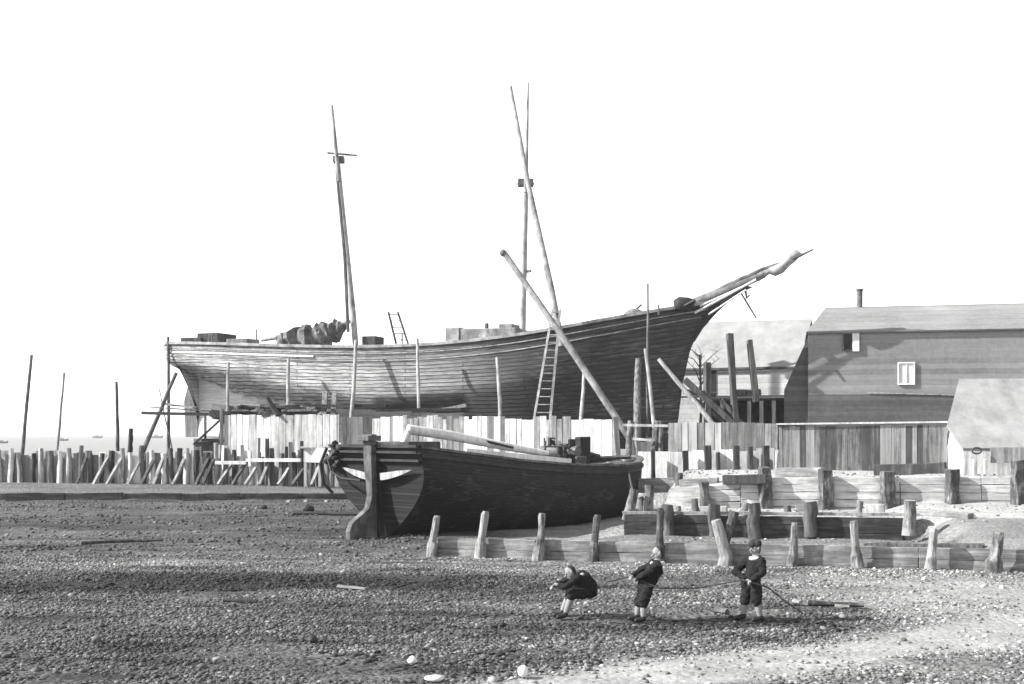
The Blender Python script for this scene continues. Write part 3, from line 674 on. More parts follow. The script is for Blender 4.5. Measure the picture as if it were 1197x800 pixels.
def hull_mat(name, pale_lo, pale_hi, tar, seam=.03, row=.17, wide=4.0, worn=2.6, rough=.8):
    m, nt, b = newmat(name, rough, .3)
    uv = N(nt, 'ShaderNodeTexCoord').outputs['UV']; obj = N(nt, 'ShaderNodeTexCoord').outputs['Object']
    wv = N(nt, 'ShaderNodeVectorMath', operation='MULTIPLY_ADD'); cx = N(nt, 'ShaderNodeCombineXYZ')
    nt.links.new(math_n(nt, 'SUBTRACT', noise(nt, uv, .6, 2), .5), cx.inputs[1]); nt.links.new(cx.outputs[0], wv.inputs[0]); wv.inputs[1].default_value = (0, .15, 0); nt.links.new(uv, wv.inputs[2])
    br = N(nt, 'ShaderNodeTexBrick'); nt.links.new(wv.outputs[0], br.inputs['Vector'])
    br.inputs['Scale'].default_value = 1; br.inputs['Brick Width'].default_value = wide; br.inputs['Row Height'].default_value = row
    br.inputs['Mortar Size'].default_value = .02; br.inputs['Mortar Smooth'].default_value = .3
    br.inputs['Color1'].default_value = grey(pale_lo); br.inputs['Color2'].default_value = grey(pale_hi); br.inputs['Mortar'].default_value = grey(seam)
    n1 = noise(nt, scaled(nt, uv, (1.2, 9, 1)), 1.0, 6, .7); n2 = noise(nt, scaled(nt, uv, (.35, .9, 1)), 1.0, 5, .6)
    mul = math_n(nt, 'MULTIPLY', math_n(nt, 'ADD', -.25, math_n(nt, 'MULTIPLY', n1, 2.5)), math_n(nt, 'ADD', .2, math_n(nt, 'MULTIPLY', n2, 1.5)))
    n3 = noise(nt, scaled(nt, uv, (.9, 10, 1)), 1.6, 6, .7); dash = math_n(nt, 'ADD', .42, math_n(nt, 'MULTIPLY', math_n(nt, 'MULTIPLY', math_n(nt, 'SUBTRACT', n3, .38), 5.0, True), .58))
    mul = math_n(nt, 'MULTIPLY', mul, dash)
    mx = N(nt, 'ShaderNodeMix', data_type='RGBA', blend_type='MULTIPLY'); mx.inputs[0].default_value = 1
    nt.links.new(br.outputs['Color'], mx.inputs[6]); nt.links.new(mul, mx.inputs[7])
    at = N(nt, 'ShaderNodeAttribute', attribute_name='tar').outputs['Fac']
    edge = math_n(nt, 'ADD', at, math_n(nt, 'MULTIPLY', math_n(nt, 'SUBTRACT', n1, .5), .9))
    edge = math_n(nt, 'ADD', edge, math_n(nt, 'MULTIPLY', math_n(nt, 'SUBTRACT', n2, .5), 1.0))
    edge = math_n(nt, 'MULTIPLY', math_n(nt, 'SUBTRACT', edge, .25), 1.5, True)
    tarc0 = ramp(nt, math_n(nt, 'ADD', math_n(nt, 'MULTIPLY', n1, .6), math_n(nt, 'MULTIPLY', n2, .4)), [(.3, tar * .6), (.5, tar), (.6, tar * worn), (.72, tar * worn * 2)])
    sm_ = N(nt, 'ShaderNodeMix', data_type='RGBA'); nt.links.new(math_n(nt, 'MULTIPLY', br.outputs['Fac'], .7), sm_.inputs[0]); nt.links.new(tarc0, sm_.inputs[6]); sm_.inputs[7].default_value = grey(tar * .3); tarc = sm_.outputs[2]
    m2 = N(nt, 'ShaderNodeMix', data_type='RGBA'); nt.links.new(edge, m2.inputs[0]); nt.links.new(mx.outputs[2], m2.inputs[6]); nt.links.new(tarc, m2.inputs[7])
    lime = math_n(nt, 'MULTIPLY', math_n(nt, 'SUBTRACT', math_n(nt, 'SUBTRACT', math_n(nt, 'MULTIPLY', n1, .9), at), .35), 1.8, True)
    m3 = N(nt, 'ShaderNodeMix', data_type='RGBA'); nt.links.new(lime, m3.inputs[0]); nt.links.new(m2.outputs[2], m3.inputs[6]); nt.links.new(ramp(nt, n1, [(.3, .35), (.6, .65)]), m3.inputs[7])
    nt.links.new(m3.outputs[2], b.inputs['Base Color'])
    bp = N(nt, 'ShaderNodeBump'); bp.inputs['Strength'].default_value = .8; bp.inputs['Distance'].default_value = .04
    hh = math_n(nt, 'SUBTRACT', math_n(nt, 'MULTIPLY', n1, .8), br.outputs['Fac'])
    nt.links.new(hh, bp.inputs['Height']); nt.links.new(bp.outputs[0], b.inputs['Normal'])
    return m
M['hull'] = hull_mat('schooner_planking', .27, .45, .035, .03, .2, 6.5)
M['bhull'] = hull_mat('barge_planking', .06, .10, .006, .003, .22, 5.0, 6.5)

ship = thing('schooner', 'old two-masted wooden schooner shored up on the yard, masts stripped', 'ship', shp(14, 0, 1.7))
tpost = (1.75 - U0) / (SL - U0)
ts = sorted(set(list(np.linspace(0, .12, 12)) + list(np.linspace(.12, .8, 40)) + list(np.linspace(.8, 1, 24)) + [tpost - .0008, tpost]))
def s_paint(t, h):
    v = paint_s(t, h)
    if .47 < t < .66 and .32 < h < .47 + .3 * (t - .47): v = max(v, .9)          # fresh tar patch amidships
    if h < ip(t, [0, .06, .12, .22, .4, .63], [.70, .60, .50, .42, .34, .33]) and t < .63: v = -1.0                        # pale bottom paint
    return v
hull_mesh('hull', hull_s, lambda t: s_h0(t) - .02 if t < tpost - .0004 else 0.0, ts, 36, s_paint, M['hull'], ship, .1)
def s_strip(mb, h_off, ht, proud, t0=0.005, t1=.995, n=60, side=1):
    vs = []; fs = []
    for i in range(n + 1):
        t = t0 + (t1 - t0) * i / n; hh = s_sheer(t) - s_keel(t)
        for dz, pr in ((0, -.05), (0, proud), (-ht, proud), (-ht, -.05)):
            h = 1 + (h_off + dz) / hh; p = hull_s(t, min(h, 1), side) + Vector((0, 0, max(0, h - 1) * hh))
            vs.append(p + SN * pr * side)
    for i in range(n):
        for k in range(4): fs.append((4 * i + k, 4 * i + (k + 1) % 4, 4 * i + 4 + (k + 1) % 4, 4 * i + 4 + k))
    mb.add(vs, fs)
for nm, ho, ht, pr, mt in (('rail', .12, .14, .12, 'canvas'), ('sheer_strake', -.62, .05, .04, 'canvas'), ('bulwark_strake', -.28, .05, .05, 'grey')):
    mb = MB()
    for sd in (1, -1): s_strip(mb, ho, ht, pr, side=sd)
    mb.build(nm, M[mt], ship)
mb = MB(); s_strip(mb, -.40, .09, .06, .004, .36); mb.build('quarter_stripe', M['white'], ship)
vs = []; fs = []
for i in range(41):
    t = .01 + .97 * i / 40
    for sd in (1, -1):
        p = hull_s(t, 1 - .85 / (s_sheer(t) - s_keel(t)), sd) - SN * sd * .12; vs.append(p)
for i in range(40): fs.append((2 * i, 2 * i + 1, 2 * i + 3, 2 * i + 2))
mb = MB(); mb.add(vs, fs); mb.build('deck', M['deck'], ship)
mb = MB(); a_, c2 = shp(.95, 0, 2.95), shp(1.0, 0, 6.0)
mb.prism([shp(1.25, -.1, 2.95), shp(2.05, -.1, 2.95), shp(2.05, -.1, 6.2), shp(1.55, -.1, 6.3), shp(1.15, -.1, 4.9)], SN * .2); mb.build('rudder', M['grey'], ship, bevel=.02)
def sp(px, py, v=0.0): u = u_at(px, v); d = d_at(u, v); return Vector(((px - 598.5) * d / F, d, zpx(py, d)))
# deck gear
def shbox(mb, px0, px1, py0, py1, v, dep, rel=0):
    u0, u1 = u_at(px0, v), u_at(px1, v); d = d_at((u0 + u1) / 2, v); z1 = zpx(py0, d); z0 = min(zpx(py1, d), s_sheer(((u0 + u1) / 2 - U0) / (SL - U0)) - .88)
    rot = Matrix.Rotation(math.atan2(SD.y, SD.x), 3, 'Z'); c = shp((u0 + u1) / 2, v, (z0 + z1) / 2)
    mb.box(c, (u1 - u0, dep, z1 - z0), rot, .02)
for (x0, x1, y0, y1, v, dep, mt, nm) in ((242, 266, 391, 402, 0, 1.8, 'dark', 'deckhouse'), (272, 296, 397, 402, .5, 1.2, 'grey', 'skylight'), (212, 236, 395, 399, 1.0, .15, 'dark', 'stern_rail'),
        (526, 542, 384, 398, .5, 1.2, 'canvas', 'hatch'), (548, 612, 386, 396, 0, 2.2, 'spar', 'deckhouse'), (588, 604, 380, 390, 0, 1.2, 'spar', 'companionway'), (428, 444, 394, 400, 0, 1, 'dark', 'skylight')):
    mb = MB(); shbox(mb, x0, x1, y0, y1, v, dep); mb.build(nm, M[mt], ship, bevel=.03)
mb = MB(); u = u_at(569); mb.tube([shp(u, 0, zpx(388, 60)), shp(u, 0, zpx(379, 60))], .1, 8); mb.build('galley_pipe', M['iron'], ship)
mb = MB(); mb.tube([sp(306, 398, .3), sp(360, 389, .3), sp(409, 376, .3)], [.09, .11, .11], 8); mb.build('boom', M['spar'], ship, smooth=True)
mb = MB(); pts = []; rs = []
for i in range(34):
    f = i / 33; x = 328 + f * 74; y_ = 399 - f * 16 - 2 * math.sin(f * 9); pts.append(sp(x, y_ + 1, .3 + random.uniform(-.05, .05))); rs.append((.22 + .34 * math.sin(math.pi * min(1, f * .9 + .1)) ** .7) * random.uniform(.72, 1.15))
mb.tube(pts, rs, 13, .16, squash=1.05); mb.build('stowed_sail', M['sailcloth'], ship)
mb = MB()
for i in range(7):
    x = random.uniform(336, 398); a = sp(x, 400 - (x - 328) * .2 - 3, -.1); mb.prism([a, a + Vector((random.uniform(.5, .9), .05, .1)), a + Vector((random.uniform(.3, .7), .1, -random.uniform(.5, 1.0))), a + Vector((.05, .05, -.6))], Vector((0, .06, 0)))
mb.build('sail_fold', M['sailcloth'], ship)
# masts
mb = MB(); mb.tube([sp(417, 420), sp(413, 370), sp(405, 290), sp(397.5, 215), sp(395, 186)], [.16, .16, .14, .12, .10], 10, .03); mast = mb.build('mast', M['spar'], ship, smooth=True)
mb = MB(); mb.tube([sp(396.5, 212, .3), sp(393, 178, .3), sp(388, 123, .3)], [.11, .1, .06], 8); mb.build('topmast', M['spar'], mast, smooth=True)
mb = MB(); mb.beam(sp(383, 179), sp(417, 182), .09, .09); mb.beam(sp(394, 182, 1.2), sp(394, 182, -1.2), .09, .09); mb.box(sp(396, 187), (.55, .5, .3)); mb.build('crosstree', M['spardark'], mast)
mb = MB(); mb.tube([sp(407, 388, .9), sp(403, 300, .6), sp(393.5, 200, .25)], [.09, .09, .07], 7); mb.build('gaff_spar', M['spardark'], mast, smooth=True)
mb = MB(); mb.tube([sp(610, 420), sp(611, 380), sp(613, 290), sp(615, 213)], [.16, .16, .14, .12], 10, .03); mast2 = mb.build('mast', M['spar'], ship, smooth=True)
mb = MB(); mb.tube([sp(614.5, 225, .28), sp(616, 170, .28), sp(617.5, 97, .28)], [.11, .07, .035], 8); mb.build('topmast', M['spar'], mast2, smooth=True)
mb = MB(); mb.box(sp(614.5, 214), (.75, .6, .3)); mb.beam(sp(605, 215), sp(624, 215), .1, .1); mb.build('crosstree', M['spardark'], mast2)
mb = MB(); mb.beam(sp(613, 318), sp(621, 317), .1, .12); mb.build('cleat', M['spardark'], mast2)
# bowsprit and head
def bs(px, py, v=0): return sp(px, py, v)
mb = MB(); mb.tube([bs(772, 372), bs(815, 354), bs(860, 335), bs(893, 320)], [.26, .26, .24, .2], 10, .03); bow = mb.build('bowsprit', M['spardark'], ship, smooth=True)
mb = MB(); mb.tube([bs(842, 338, .1), bs(890, 316, .1), bs(925, 304, .1), bs(951, 291.5, .1)], [.12, .11, .08, .04], 8); mb.build('jib_boom', M['spardark'], bow, smooth=True)
mb = MB(); pts = [bs(*q) for q in ((868, 332), (885, 324), (898, 316), (905, 317), (912, 313), (918, 308), (925, 300), (932, 297), (937, 298))]
mb.tube(pts, [.1, .2, .2, .27, .26, .24, .27, .2, .07], 10, .12); mb.build('furled_jib', M['canvas'], bow, smooth=True)
for q0, q1, r_ in (((812, 366), (884, 327), .06), ((828, 368), (872, 339), .05), ((818, 358), (880, 330), .05)):
    mb = MB(); mb.tube([bs(*q0, .5), bs(*q1, .25)], r_, 6); mb.build('head_rail', M['white'], ship)
mb = MB(); mb.prism([bs(815, 352, -.12), bs(868, 334, -.12), bs(880, 336, -.12), bs(860, 346, -.12), bs(838, 366, -.12), bs(822, 384, -.12), bs(812, 400, -.12), bs(806, 400, -.12)], SN * .24); mb.build('beakhead', M['tar'], ship, bevel=.02)
mb = MB(); mb.tube([bs(871, 338), bs(873, 349), bs(876, 345)], .06, 6); mb.tube([bs(862, 336), bs(884, 372)], .05, 6); mb.build('dolphin_striker', M['spardark'], bow)
mb = MB(); mb.blob(sp(801, 356, .6), (.6, .4, .32), 2, .3, 5); mb.tube([sp(790, 364, .8), sp(812, 352, 1.0)], .10, 7); mb.build('anchor_stow', M['tar'], ship, smooth=True)
mb = MB(); mb.blob(sp(741, 369, .8), (.5, .5, .4), 2, .2, 6); mb.tube([sp(741, 385, .8), sp(741, 366, .8)], .3, 8); mb.tube([sp(732, 373, .8), sp(750, 356, .8)], .05, 6); mb.build('windlass', M['spardark'], ship, smooth=True)
for x, y0, y1 in ((300, 385, 406), (248, 390, 404), (470, 390, 403), (770, 356, 368)):
    mb = MB(); mb.tube([sp(x, y1, 2.0), sp(x, y0, 2.0)], .04, 6); mb.build('stanchion', M['spardark'], ship)

# shores, poles and ladders round the schooner
props = [((197, 545), (197, 394), 62.5, .10, 'spardark', 'tall thin dark scaffold pole upright at the schooner\'s stern corner'),
         ((266, 492), (267, 424), 58.4, .10, 'prop', 'upright pale shore against the hull left of the debris heap'),
         ((336, 490), (337, 420), 57.8, .10, 'prop', 'upright shore against the hull above the debris heap'),
         ((411, 492), (416, 398), 56.6, .11, 'prop', 'shore leaning slightly right below the raked mast'),
         ((490, 500), (488, 396), 55.2, .09, 'prop', 'slim pale pole upright amidships of the schooner'),
         ((585, 492), (581, 418), 53.4, .10, 'prop', 'pale shore against the hull left of the long ladder'),
         ((679, 494), (683, 432), 52.0, .10, 'prop', 'shore between the long ladder and the steep derrick spar foot'),
         ((765, 500), (754, 408), 51.4, .10, 'prop', 'pale shore leaning left against the dark bow'),
         ((832, 494), (770, 420), 50.5, .12, 'prop', 'stout raking shore sloping down right from the bow to the fence'),
         ((757, 470), (757, 332), 52.4, .06, 'spardark', 'thin upright pole rising above the rail near the bow'),
         ((170, 522), (206, 436), 61.5, .13, 'spardark', 'dark raking shore sloping down left from the stern'),
         ((202, 530), (186, 455), 62.0, .04, 'spardark', 'very thin stick between the raking stern shore and the pole'),
         ((745, 496), (746, 420), 51.6, .18, 'pile', 'thick round pile standing close against the bow')]
for p0, p1, dd, r_, mt, lab in props:
    a, b2 = P(*p0, dd), P(*p1, dd + 1.0); a0 = a.copy()
    if a.z > 1.9: a0 = a + (a - b2).normalized() * ((a.z - 1.6) / max(.3, (b2 - a).normalized().z))
    mb = MB(); n_ = 5; mb.tube([a0.lerp(b2, i / n_) + Vector((random.uniform(-.02, .02), 0, 0)) for i in range(n_ + 1)], [r_ * (1 - .25 * i / n_) for i in range(n_ + 1)], 8, .05)
    tag(mb.build('timber_shore', M[mt], None, True, loc=a0), lab, 'prop', 'shores and poles round the schooner')

mb = MB(); a = P(655, 400, 55.0); mb.tube([P(657, 405, 54.5), P(645, 340, 55.0), P(617, 213, 57.2), P(597, 101, 58.5)], [.15, .15, .12, .06], 9, .03)
tag(mb.build('sheer_spar', M['spar'], None, True, loc=a), 'long spar leaning left across the vertical mast and rising above it', 'spar')
mb = MB(); a = P(726, 497, 51.5); mb.tube([P(726, 497, 51.5) + Vector((.9, .1, -1.4)), P(726, 497, 51.5), P(655, 390, 52.6), P(589, 295, 53.6)], [.15, .15, .15, .13], 9, .04)
mb.blob(P(588, 296, 53.6), (.17, .17, .17), 2, .2, 3)
tag(mb.build('derrick_spar', M['spar'], None, True, loc=a), 'thick raking spar sloping down right across the hull to the white fence', 'spar')

def ladder(lab, b0, b1, t0, t1, n, db, dt, mt, ext=0.0):
    q = [P(*b0, db), P(*b1, db), P(*t0, dt), P(*t1, dt)]
    if ext:
        for i in (0, 1): q[i] = q[i] + (q[i] - q[i + 2]).normalized() * ext
    t = thing('ladder', lab, 'ladder', (q[0] + q[1]) / 2)
    for i in (0, 1):
        mb = MB(); mb.beam(q[i], q[i + 2], .10, .07, R(20)); mb.build('rail', M[mt], t)
    for k in range(n):
        f = (k + .6) / n; mb = MB(); mb.tube([q[0].lerp(q[2], f), q[1].lerp(q[3], f)], .028, 6); mb.build('rung', M[mt], t)
ladder('long pale ladder leaning against the dark hull amidships', (624, 491), (643, 491), (646, 362), (655, 362), 19, 52.6, 54.6, 'prop', 1.8)
ladder('short dark ladder standing on the schooner\'s deck behind the rail', (463, 402), (477, 402), (454, 365), (465, 365), 5, 60.5, 60.8, 'spardark')

# slip timbers, staging and heap below the hull
t = thing('staging', 'staging of long dark beams on trestles under the schooner\'s stern', 'staging', P(230, 540, 62))
mb = MB(); mb.beam(P(166, 483, 61.5), P(268, 485, 60.3), .16, .16, 0, .01, seg=3); mb.build('beam', M['tar'], t)
mb = MB(); mb.beam(P(176, 476, 62.2), P(262, 482, 61.2), .3, .06, 0, .01, seg=3); mb.build('plank', M['dark'], t)
mb = MB(); mb.beam(P(190, 472, 62.6), P(228, 477, 62.2), .4, .1, 0, .02, seg=3); mb.build('plank', M['grey'], t)
for q0, q1 in (((262, 487), (226, 520)), ((262, 487), (255, 520)), ((263, 487), (268, 522)), ((240, 484), (240, 540)), ((255, 517), (268, 514))):
    mb = MB(); mb.beam(P(*q0, 60.6), P(*q1, 60.2), .1, .1); mb.build('trestle_leg', M['dark'], t)
mb = MB(); mb.beam(P(228, 520, 60), P(258, 517, 60), .3, .2, 0, .03, seg=3); mb.build('block', M['tar'], t)
heap = MB()
for i in range(26):
    px = random.uniform(258, 392); c = P(px, random.uniform(474, 486), random.uniform(57.8, 60)); c.y += (262 - px) * .012
    L = random.uniform(.6, 1.8); an = random.uniform(-.5, .5); v = Vector((math.cos(an), random.uniform(-.4, .4), math.sin(an) * .25)) * L / 2
    heap.beam(c - v, c + v, random.uniform(.12, .35), random.uniform(.06, .2), random.uniform(0, 3), .02, seg=2)
for i in range(9): heap.blob(P(262 + i * 15, 485 + (i % 3), 59.5 - i * .16), (.6, .5, .35 + .1 * (i % 2)), 2, .3, i)
tag(heap.build('timber_heap', M['dark'], None, loc=P(320, 500, 59)), 'dark heap of scrap timber and cloth on top of the white fence', 'timber heap')
for q0, q1, lab in (((312, 466), (325, 486), 'short dark plank propped on the scrap heap'), ((355, 474), (452, 475), 'long dark plank lying along the foot of the hull'), ((440, 480), (540, 479), 'dark staging plank above the grey fence amidships'), ((470, 487), (545, 474), 'pale slip plank rising right above the fence')):
    mb = MB(); dd = 57.5 if q0[0] < 400 else 55.6; a = P(*q0, dd); mb.beam(a, P(*q1, dd - .8), .22, .14, 0, .02, seg=4)
    tag(mb.build('loose_plank', M['grey' if 'pale' in lab else 'tar'], None, loc=a), lab, 'plank')
t = thing('slipway', 'slipway baulks and blocks under the schooner\'s keel', 'slipway', shp(13, 0, 1.7))
for i in range(11):
    u = 2.5 + i * 2.4; z1 = s_keel(u / SL) - .02
    mb = MB(); mb.box(shp(u, 0, (1.5 + z1) / 2), (.5, 1.6, z1 - 1.5), Matrix.Rotation(math.atan2(SD.y, SD.x), 3, 'Z'), .03); mb.build('keel_block', M['dark'], t)
for px in (378, 389):
    mb = MB(); mb.beam(P(px, 495, 57.0), P(px + 2, 459, 58.2), .22, .2, 0, .02); mb.build('bilge_shore', M['pile'], t)

# trestle timbers between the bow and the white shed
t = thing('timber_trestle', 'rough dark timber trestle frame in front of the white shed', 'trestle', P(850, 500, 54))
for q0, q1, wd in (((827, 497), (827, 424), .28), ((860, 497), (853, 390), .24), ((884, 470), (876, 398), .22), ((800, 458), (836, 462), .22), ((856, 460), (889, 459), .26), ((800, 444), (857, 495), .26), ((843, 468), (866, 494), .18), ((806, 462), (845, 492), .18)):
    mb = MB(); mb.beam(P(*q0, 54 + random.uniform(-.3, .3)), P(*q1, 54 + random.uniform(-.3, .3)), wd, wd, .2, .02, seg=3); mb.build('timber', M['dark'], t)
mb = MB(); rt = P(816, 425, 58.5); rt.z = 1.6; top_ = rt + Vector((.1, .1, 5.4)); mb.tube([rt, rt.lerp(top_, .5) + Vector((.12, 0, 0)), top_], [.09, .07, .05], 7)
for i in range(11):
    a = rt.lerp(top_, random.uniform(.62, 1)); q = a + Vector((random.uniform(-1, 1), random.uniform(-.7, .7), random.uniform(.4, 1.3))); m_ = a.lerp(q, .5) + Vector((.08, 0, .12)); mb.tube([a, m_, q], [.03, .02, .008], 5)
    for k in range(3): r_ = m_.lerp(q, random.random()); mb.tube([r_, r_ + Vector((random.uniform(-.4, .4), random.uniform(-.3, .3), random.uniform(.1, .5)))], [.012, .005], 4)
tag(mb.build('bare_tree', M['spardark'], None, loc=rt), 'bare thin-twigged small tree between the bow and the white shed', 'tree')

# poles standing in the sea beyond the palisade
for q0, q1, dd, r_, mt, lab in (((26, 530), (37, 415), 76, .13, 'spardark', 'tall thin mooring pole leaning right at the far left'), ((67, 528), (75, 436), 80, .10, 'spar', 'fainter thin mooring pole leaning right, second from the left'),
                                ((138, 528), (136, 446), 60.2, .10, 'spardark', 'upright dark pole behind the palisade, shorter than the leaning ones'), ((152, 528), (153, 501), 59.4, .13, 'tar', 'short dark post standing just above the palisade')):
    a, b2 = P(*q0, dd), P(*q1, dd); a2 = a + (a - b2) * .35
    mb = MB(); mb.rough(a2, b2, r_, r_ * .8, 6, 8, .06, .02); tag(mb.build('mooring_pole', M[mt], None, True, loc=a2), lab, 'pole', 'poles beyond the palisade')
m, nt, b = newmat('boat_paint', .5); b.inputs['Base Color'].default_value = grey(.12); M['boat'] = m
def small_boat(px, d, L, lab, mast=0):
    c = Vector(((px - 598.5) * d / F, d, -.3)); vs = []; fs = []
    n = 9
    for i in range(n + 1):
        t = i / n; w_ = L * .17 * (math.sin(math.pi * min(1, t * .85 + .15)) ** .6 if t < 1 else 0) + .02; z = L * .13 + L * .07 * (2 * t - .8) ** 2
        x = (t - .5) * L
        vs += [c + Vector((x, -w_, z)), c + Vector((x * .9, -w_ * .6, -.1)), c + Vector((x * .9, w_ * .6, -.1)), c + Vector((x, w_, z))]
    for i in range(n):
        for k in range(3): fs.append((4 * i + k, 4 * i + 4 + k, 4 * i + 5 + k, 4 * i + 1 + k))
        fs.append((4 * i + 3, 4 * i + 7, 4 * i + 4, 4 * i))
    fs += [(0, 1, 2, 3), (4 * n + 3, 4 * n + 2, 4 * n + 1, 4 * n)]
    t = thing('moored_boat', lab, 'boat', c, 'boats moored far out on the sea')
    mb = MB(); mb.add(vs, fs); mb.build('hull', M['boat'], t)
    mb = MB(); mb.box(c + Vector((-.1 * L, 0, L * .2)), (L * .3, L * .16, L * .12)); mb.build('cabin', M['boat'], t)
    if mast:
        mb = MB(); mb.tube([c + Vector((.1 * L, 0, .1)), c + Vector((.1 * L, 0, mast))], .05, 6); mb.build('mast', M['boat'], t)
small_boat(114, 900, 8, 'faint moored boat on the horizon right of the thin leaning poles')
small_boat(74, 560, 5, 'small faint boat on the sea beside the second leaning pole')
small_boat(3, 420, 4, 'faint boat on the sea at the left picture edge')
small_boat(184, 900, 9, 'faint moored boat on the horizon left of the stern pole')

# ------------------------------------------------------------------ the barge
BL = 11.7; BD = Vector((8.4, 8.9, 0)).normalized(); BN = Vector((BD.y, -BD.x, 0)); B0 = Vector((-3.85, 35.7, 0))
def bg_(u, v, z): return B0 + BD * u + BN * v + Vector((0, 0, z))
def b_sheer(t): return ip(t, [0, .12, .3, .5, .7, .85, 1], [2.72, 2.55, 2.3, 2.12, 2.05, 2.08, 2.28])
def b_b(t): return ip(t, [0, .15, .35, .6, .78, .88, .94, .98, 1], [2.05, 2.25, 2.4, 2.4, 2.2, 1.75, 1.2, .6, .12])
def hull_b(t, h, side=1):
    b = b_b(t); z = .05 + (b_sheer(t) - .05) * h
    h0 = ip(t, [0, .15, .35, 1], [.0, .0, 0, 0]); h1 = ip(t, [0, .15, .3, .8, .93, 1], [.78, .62, .38, .4, .8, 1.1])
    w0 = ip(t, [0, .12, .3, .5, .8, .95, 1], [.06, .12, .55, .75, .6, .3, .5])
    q = min(1, max(0, (h - h0) / (h1 - h0))); W = w0 + (1 - w0) * math.sin(math.pi / 2 * q) ** ip(t, [0, .2, 1], [1.0, .85, .8])
    u = t * BL - (1 - t) ** 6 * .5 * (h - .3)
    if t > .85: u += ((t - .85) / .15) ** 2 * .45 * h
    return bg_(u, b * W * side, z)
barge = thing('sailing_barge', 'black tarred wooden barge beached on the shingle, its rudder towards us', 'barge', bg_(5.5, 0, .1))
hull_mesh('hull', hull_b, lambda t: 0.0, list(np.linspace(0, .2, 10)) + list(np.linspace(.22, .8, 26)) + list(np.linspace(.82, 1, 18)), 24, lambda t, h: 1.0 if t < .02 else .86 + .1 * (h < .7) - .25 * (h > .93), M['bhull'], barge, .08)
def b_strip(mb, dz0, dz1, p0, p1, t0=.0, t1=1.0, n=50, side=1):
    vs = []; fs = []
    for i in range(n + 1):
        t = t0 + (t1 - t0) * i / n; e = hull_b(t, 1, side)
        nn = (hull_b(min(1, t + .01), 1, side) - hull_b(max(0, t - .01), 1, side)).normalized(); nn = Vector((nn.y, -nn.x, 0)) * side
        for pr, dz in ((p0, dz1), (p1, dz1), (p1, dz0), (p0, dz0)): vs.append(e + nn * pr + Vector((0, 0, dz)))
    for i in range(n):
        for k in range(4): fs.append((4 * i + k, 4 * i + (k + 1) % 4, 4 * i + 4 + (k + 1) % 4, 4 * i + 4 + k))
    mb.add(vs, fs)
mb = MB()
for sd in (1, -1): b_strip(mb, .0, .07, -.16, .05, .0, 1.0, side=sd)
mb.build('gunwale', M['spardark'], barge)
mb = MB()
for sd in (1, -1): b_strip(mb, -.24, -.15, -.02, .05, .0, .98, side=sd)
mb.build('rubbing_strake', M['tar'], barge)
vs = []; fs = []
for i in range(31):
    t = .015 + .97 * i / 30
    for sd in (1, -1): vs.append(hull_b(t, .93, sd) - BN * sd * .1)
for i in range(30): fs.append((2 * i, 2 * i + 1, 2 * i + 3, 2 * i + 2))
mb = MB(); mb.add(vs, fs); mb.build('deck', M['deck'], barge)
# transom trim
mb = MB()
for z_ in (2.78, 2.6, 2.36): mb.beam(bg_(-.45 if z_ > 2.5 else -.36, -2.0, z_), bg_(-.45 if z_ > 2.5 else -.36, 2.0, z_), .07, .07)
mb.build('stern_rail', M['tar'], barge)
for sd, a0, a1 in ((1, .35, 1.75), (-1, .3, 1.45)):
    n = 8; top = []; bot = []
    for i in range(n + 1):
        f = i / n; v = sd * (a0 + (a1 - a0) * f); zc = 1.88 + .24 * f ** 1.3; hh = .10 * (1 - f ** 2.2)
        top.append(bg_(-.42, v, zc + hh)); bot.append(bg_(-.40, v, zc - hh - .01))
    mb = MB(); mb.prism(top + bot[::-1], BD * .06 * 1); mb.build('quarter_badge', M['prop'], barge)
# sternpost and rudder, an S-shaped blade
mb = MB(); mb.beam(bg_(-.12, 0, .0), bg_(-.42, 0, 2.9), .22, .26, math.atan2(BD.y, BD.x)); mb.build('sternpost', M['tar'], barge)
prof_a = [(-1.32, -.05), (-1.34, .30), (-1.22, .55), (-.92, .74), (-.62, .95), (-.52, 1.3), (-.55, 1.75), (-.60, 2.3), (-.60, 2.95), (-.62, 3.12)]
prof_b = [(-.30, -.05), (-.30, .35), (-.31, .62), (-.32, .80), (-.33, .98), (-.34, 1.3), (-.36, 1.75), (-.40, 2.3), (-.42, 2.95), (-.42, 3.12)]
mb = MB(); hw = [.10, .10, .10, .11, .12, .13, .15, .18, .19, .22]
vs = []; fs = []
for (ua, za), (ub, zb), q in zip(prof_a, prof_b, hw):
    vs += [bg_(ua, q, za), bg_(ub, q, zb), bg_(ub, -q, zb), bg_(ua, -q, za)]
for i in range(len(hw) - 1):
    for k in range(4): fs.append((4 * i + k, 4 * i + (k + 1) % 4, 4 * i + 4 + (k + 1) % 4, 4 * i + 4 + k))
fs += [(0, 1, 2, 3), tuple(4 * (len(hw) - 1) + k for k in (3, 2, 1, 0))]
mb.add(vs, fs); rud = mb.build('rudder', M['spardark'], barge, bevel=.02)
mb = MB(); mb.box(bg_(-.52, 0, 3.0), (.5, .5, .16), Matrix.Rotation(math.atan2(BD.y, BD.x), 3, 'Z')); mb.build('rudder_head', M['iron'], rud, bevel=.02)
mb = MB(); mb.tube([bg_(-.4, -.1, 2.98), bg_(.3, -1.0, 3.0), bg_(1.0, -2.0, 3.05)], .06, 8); mb.build('tiller', M['spardark'], rud, smooth=True)
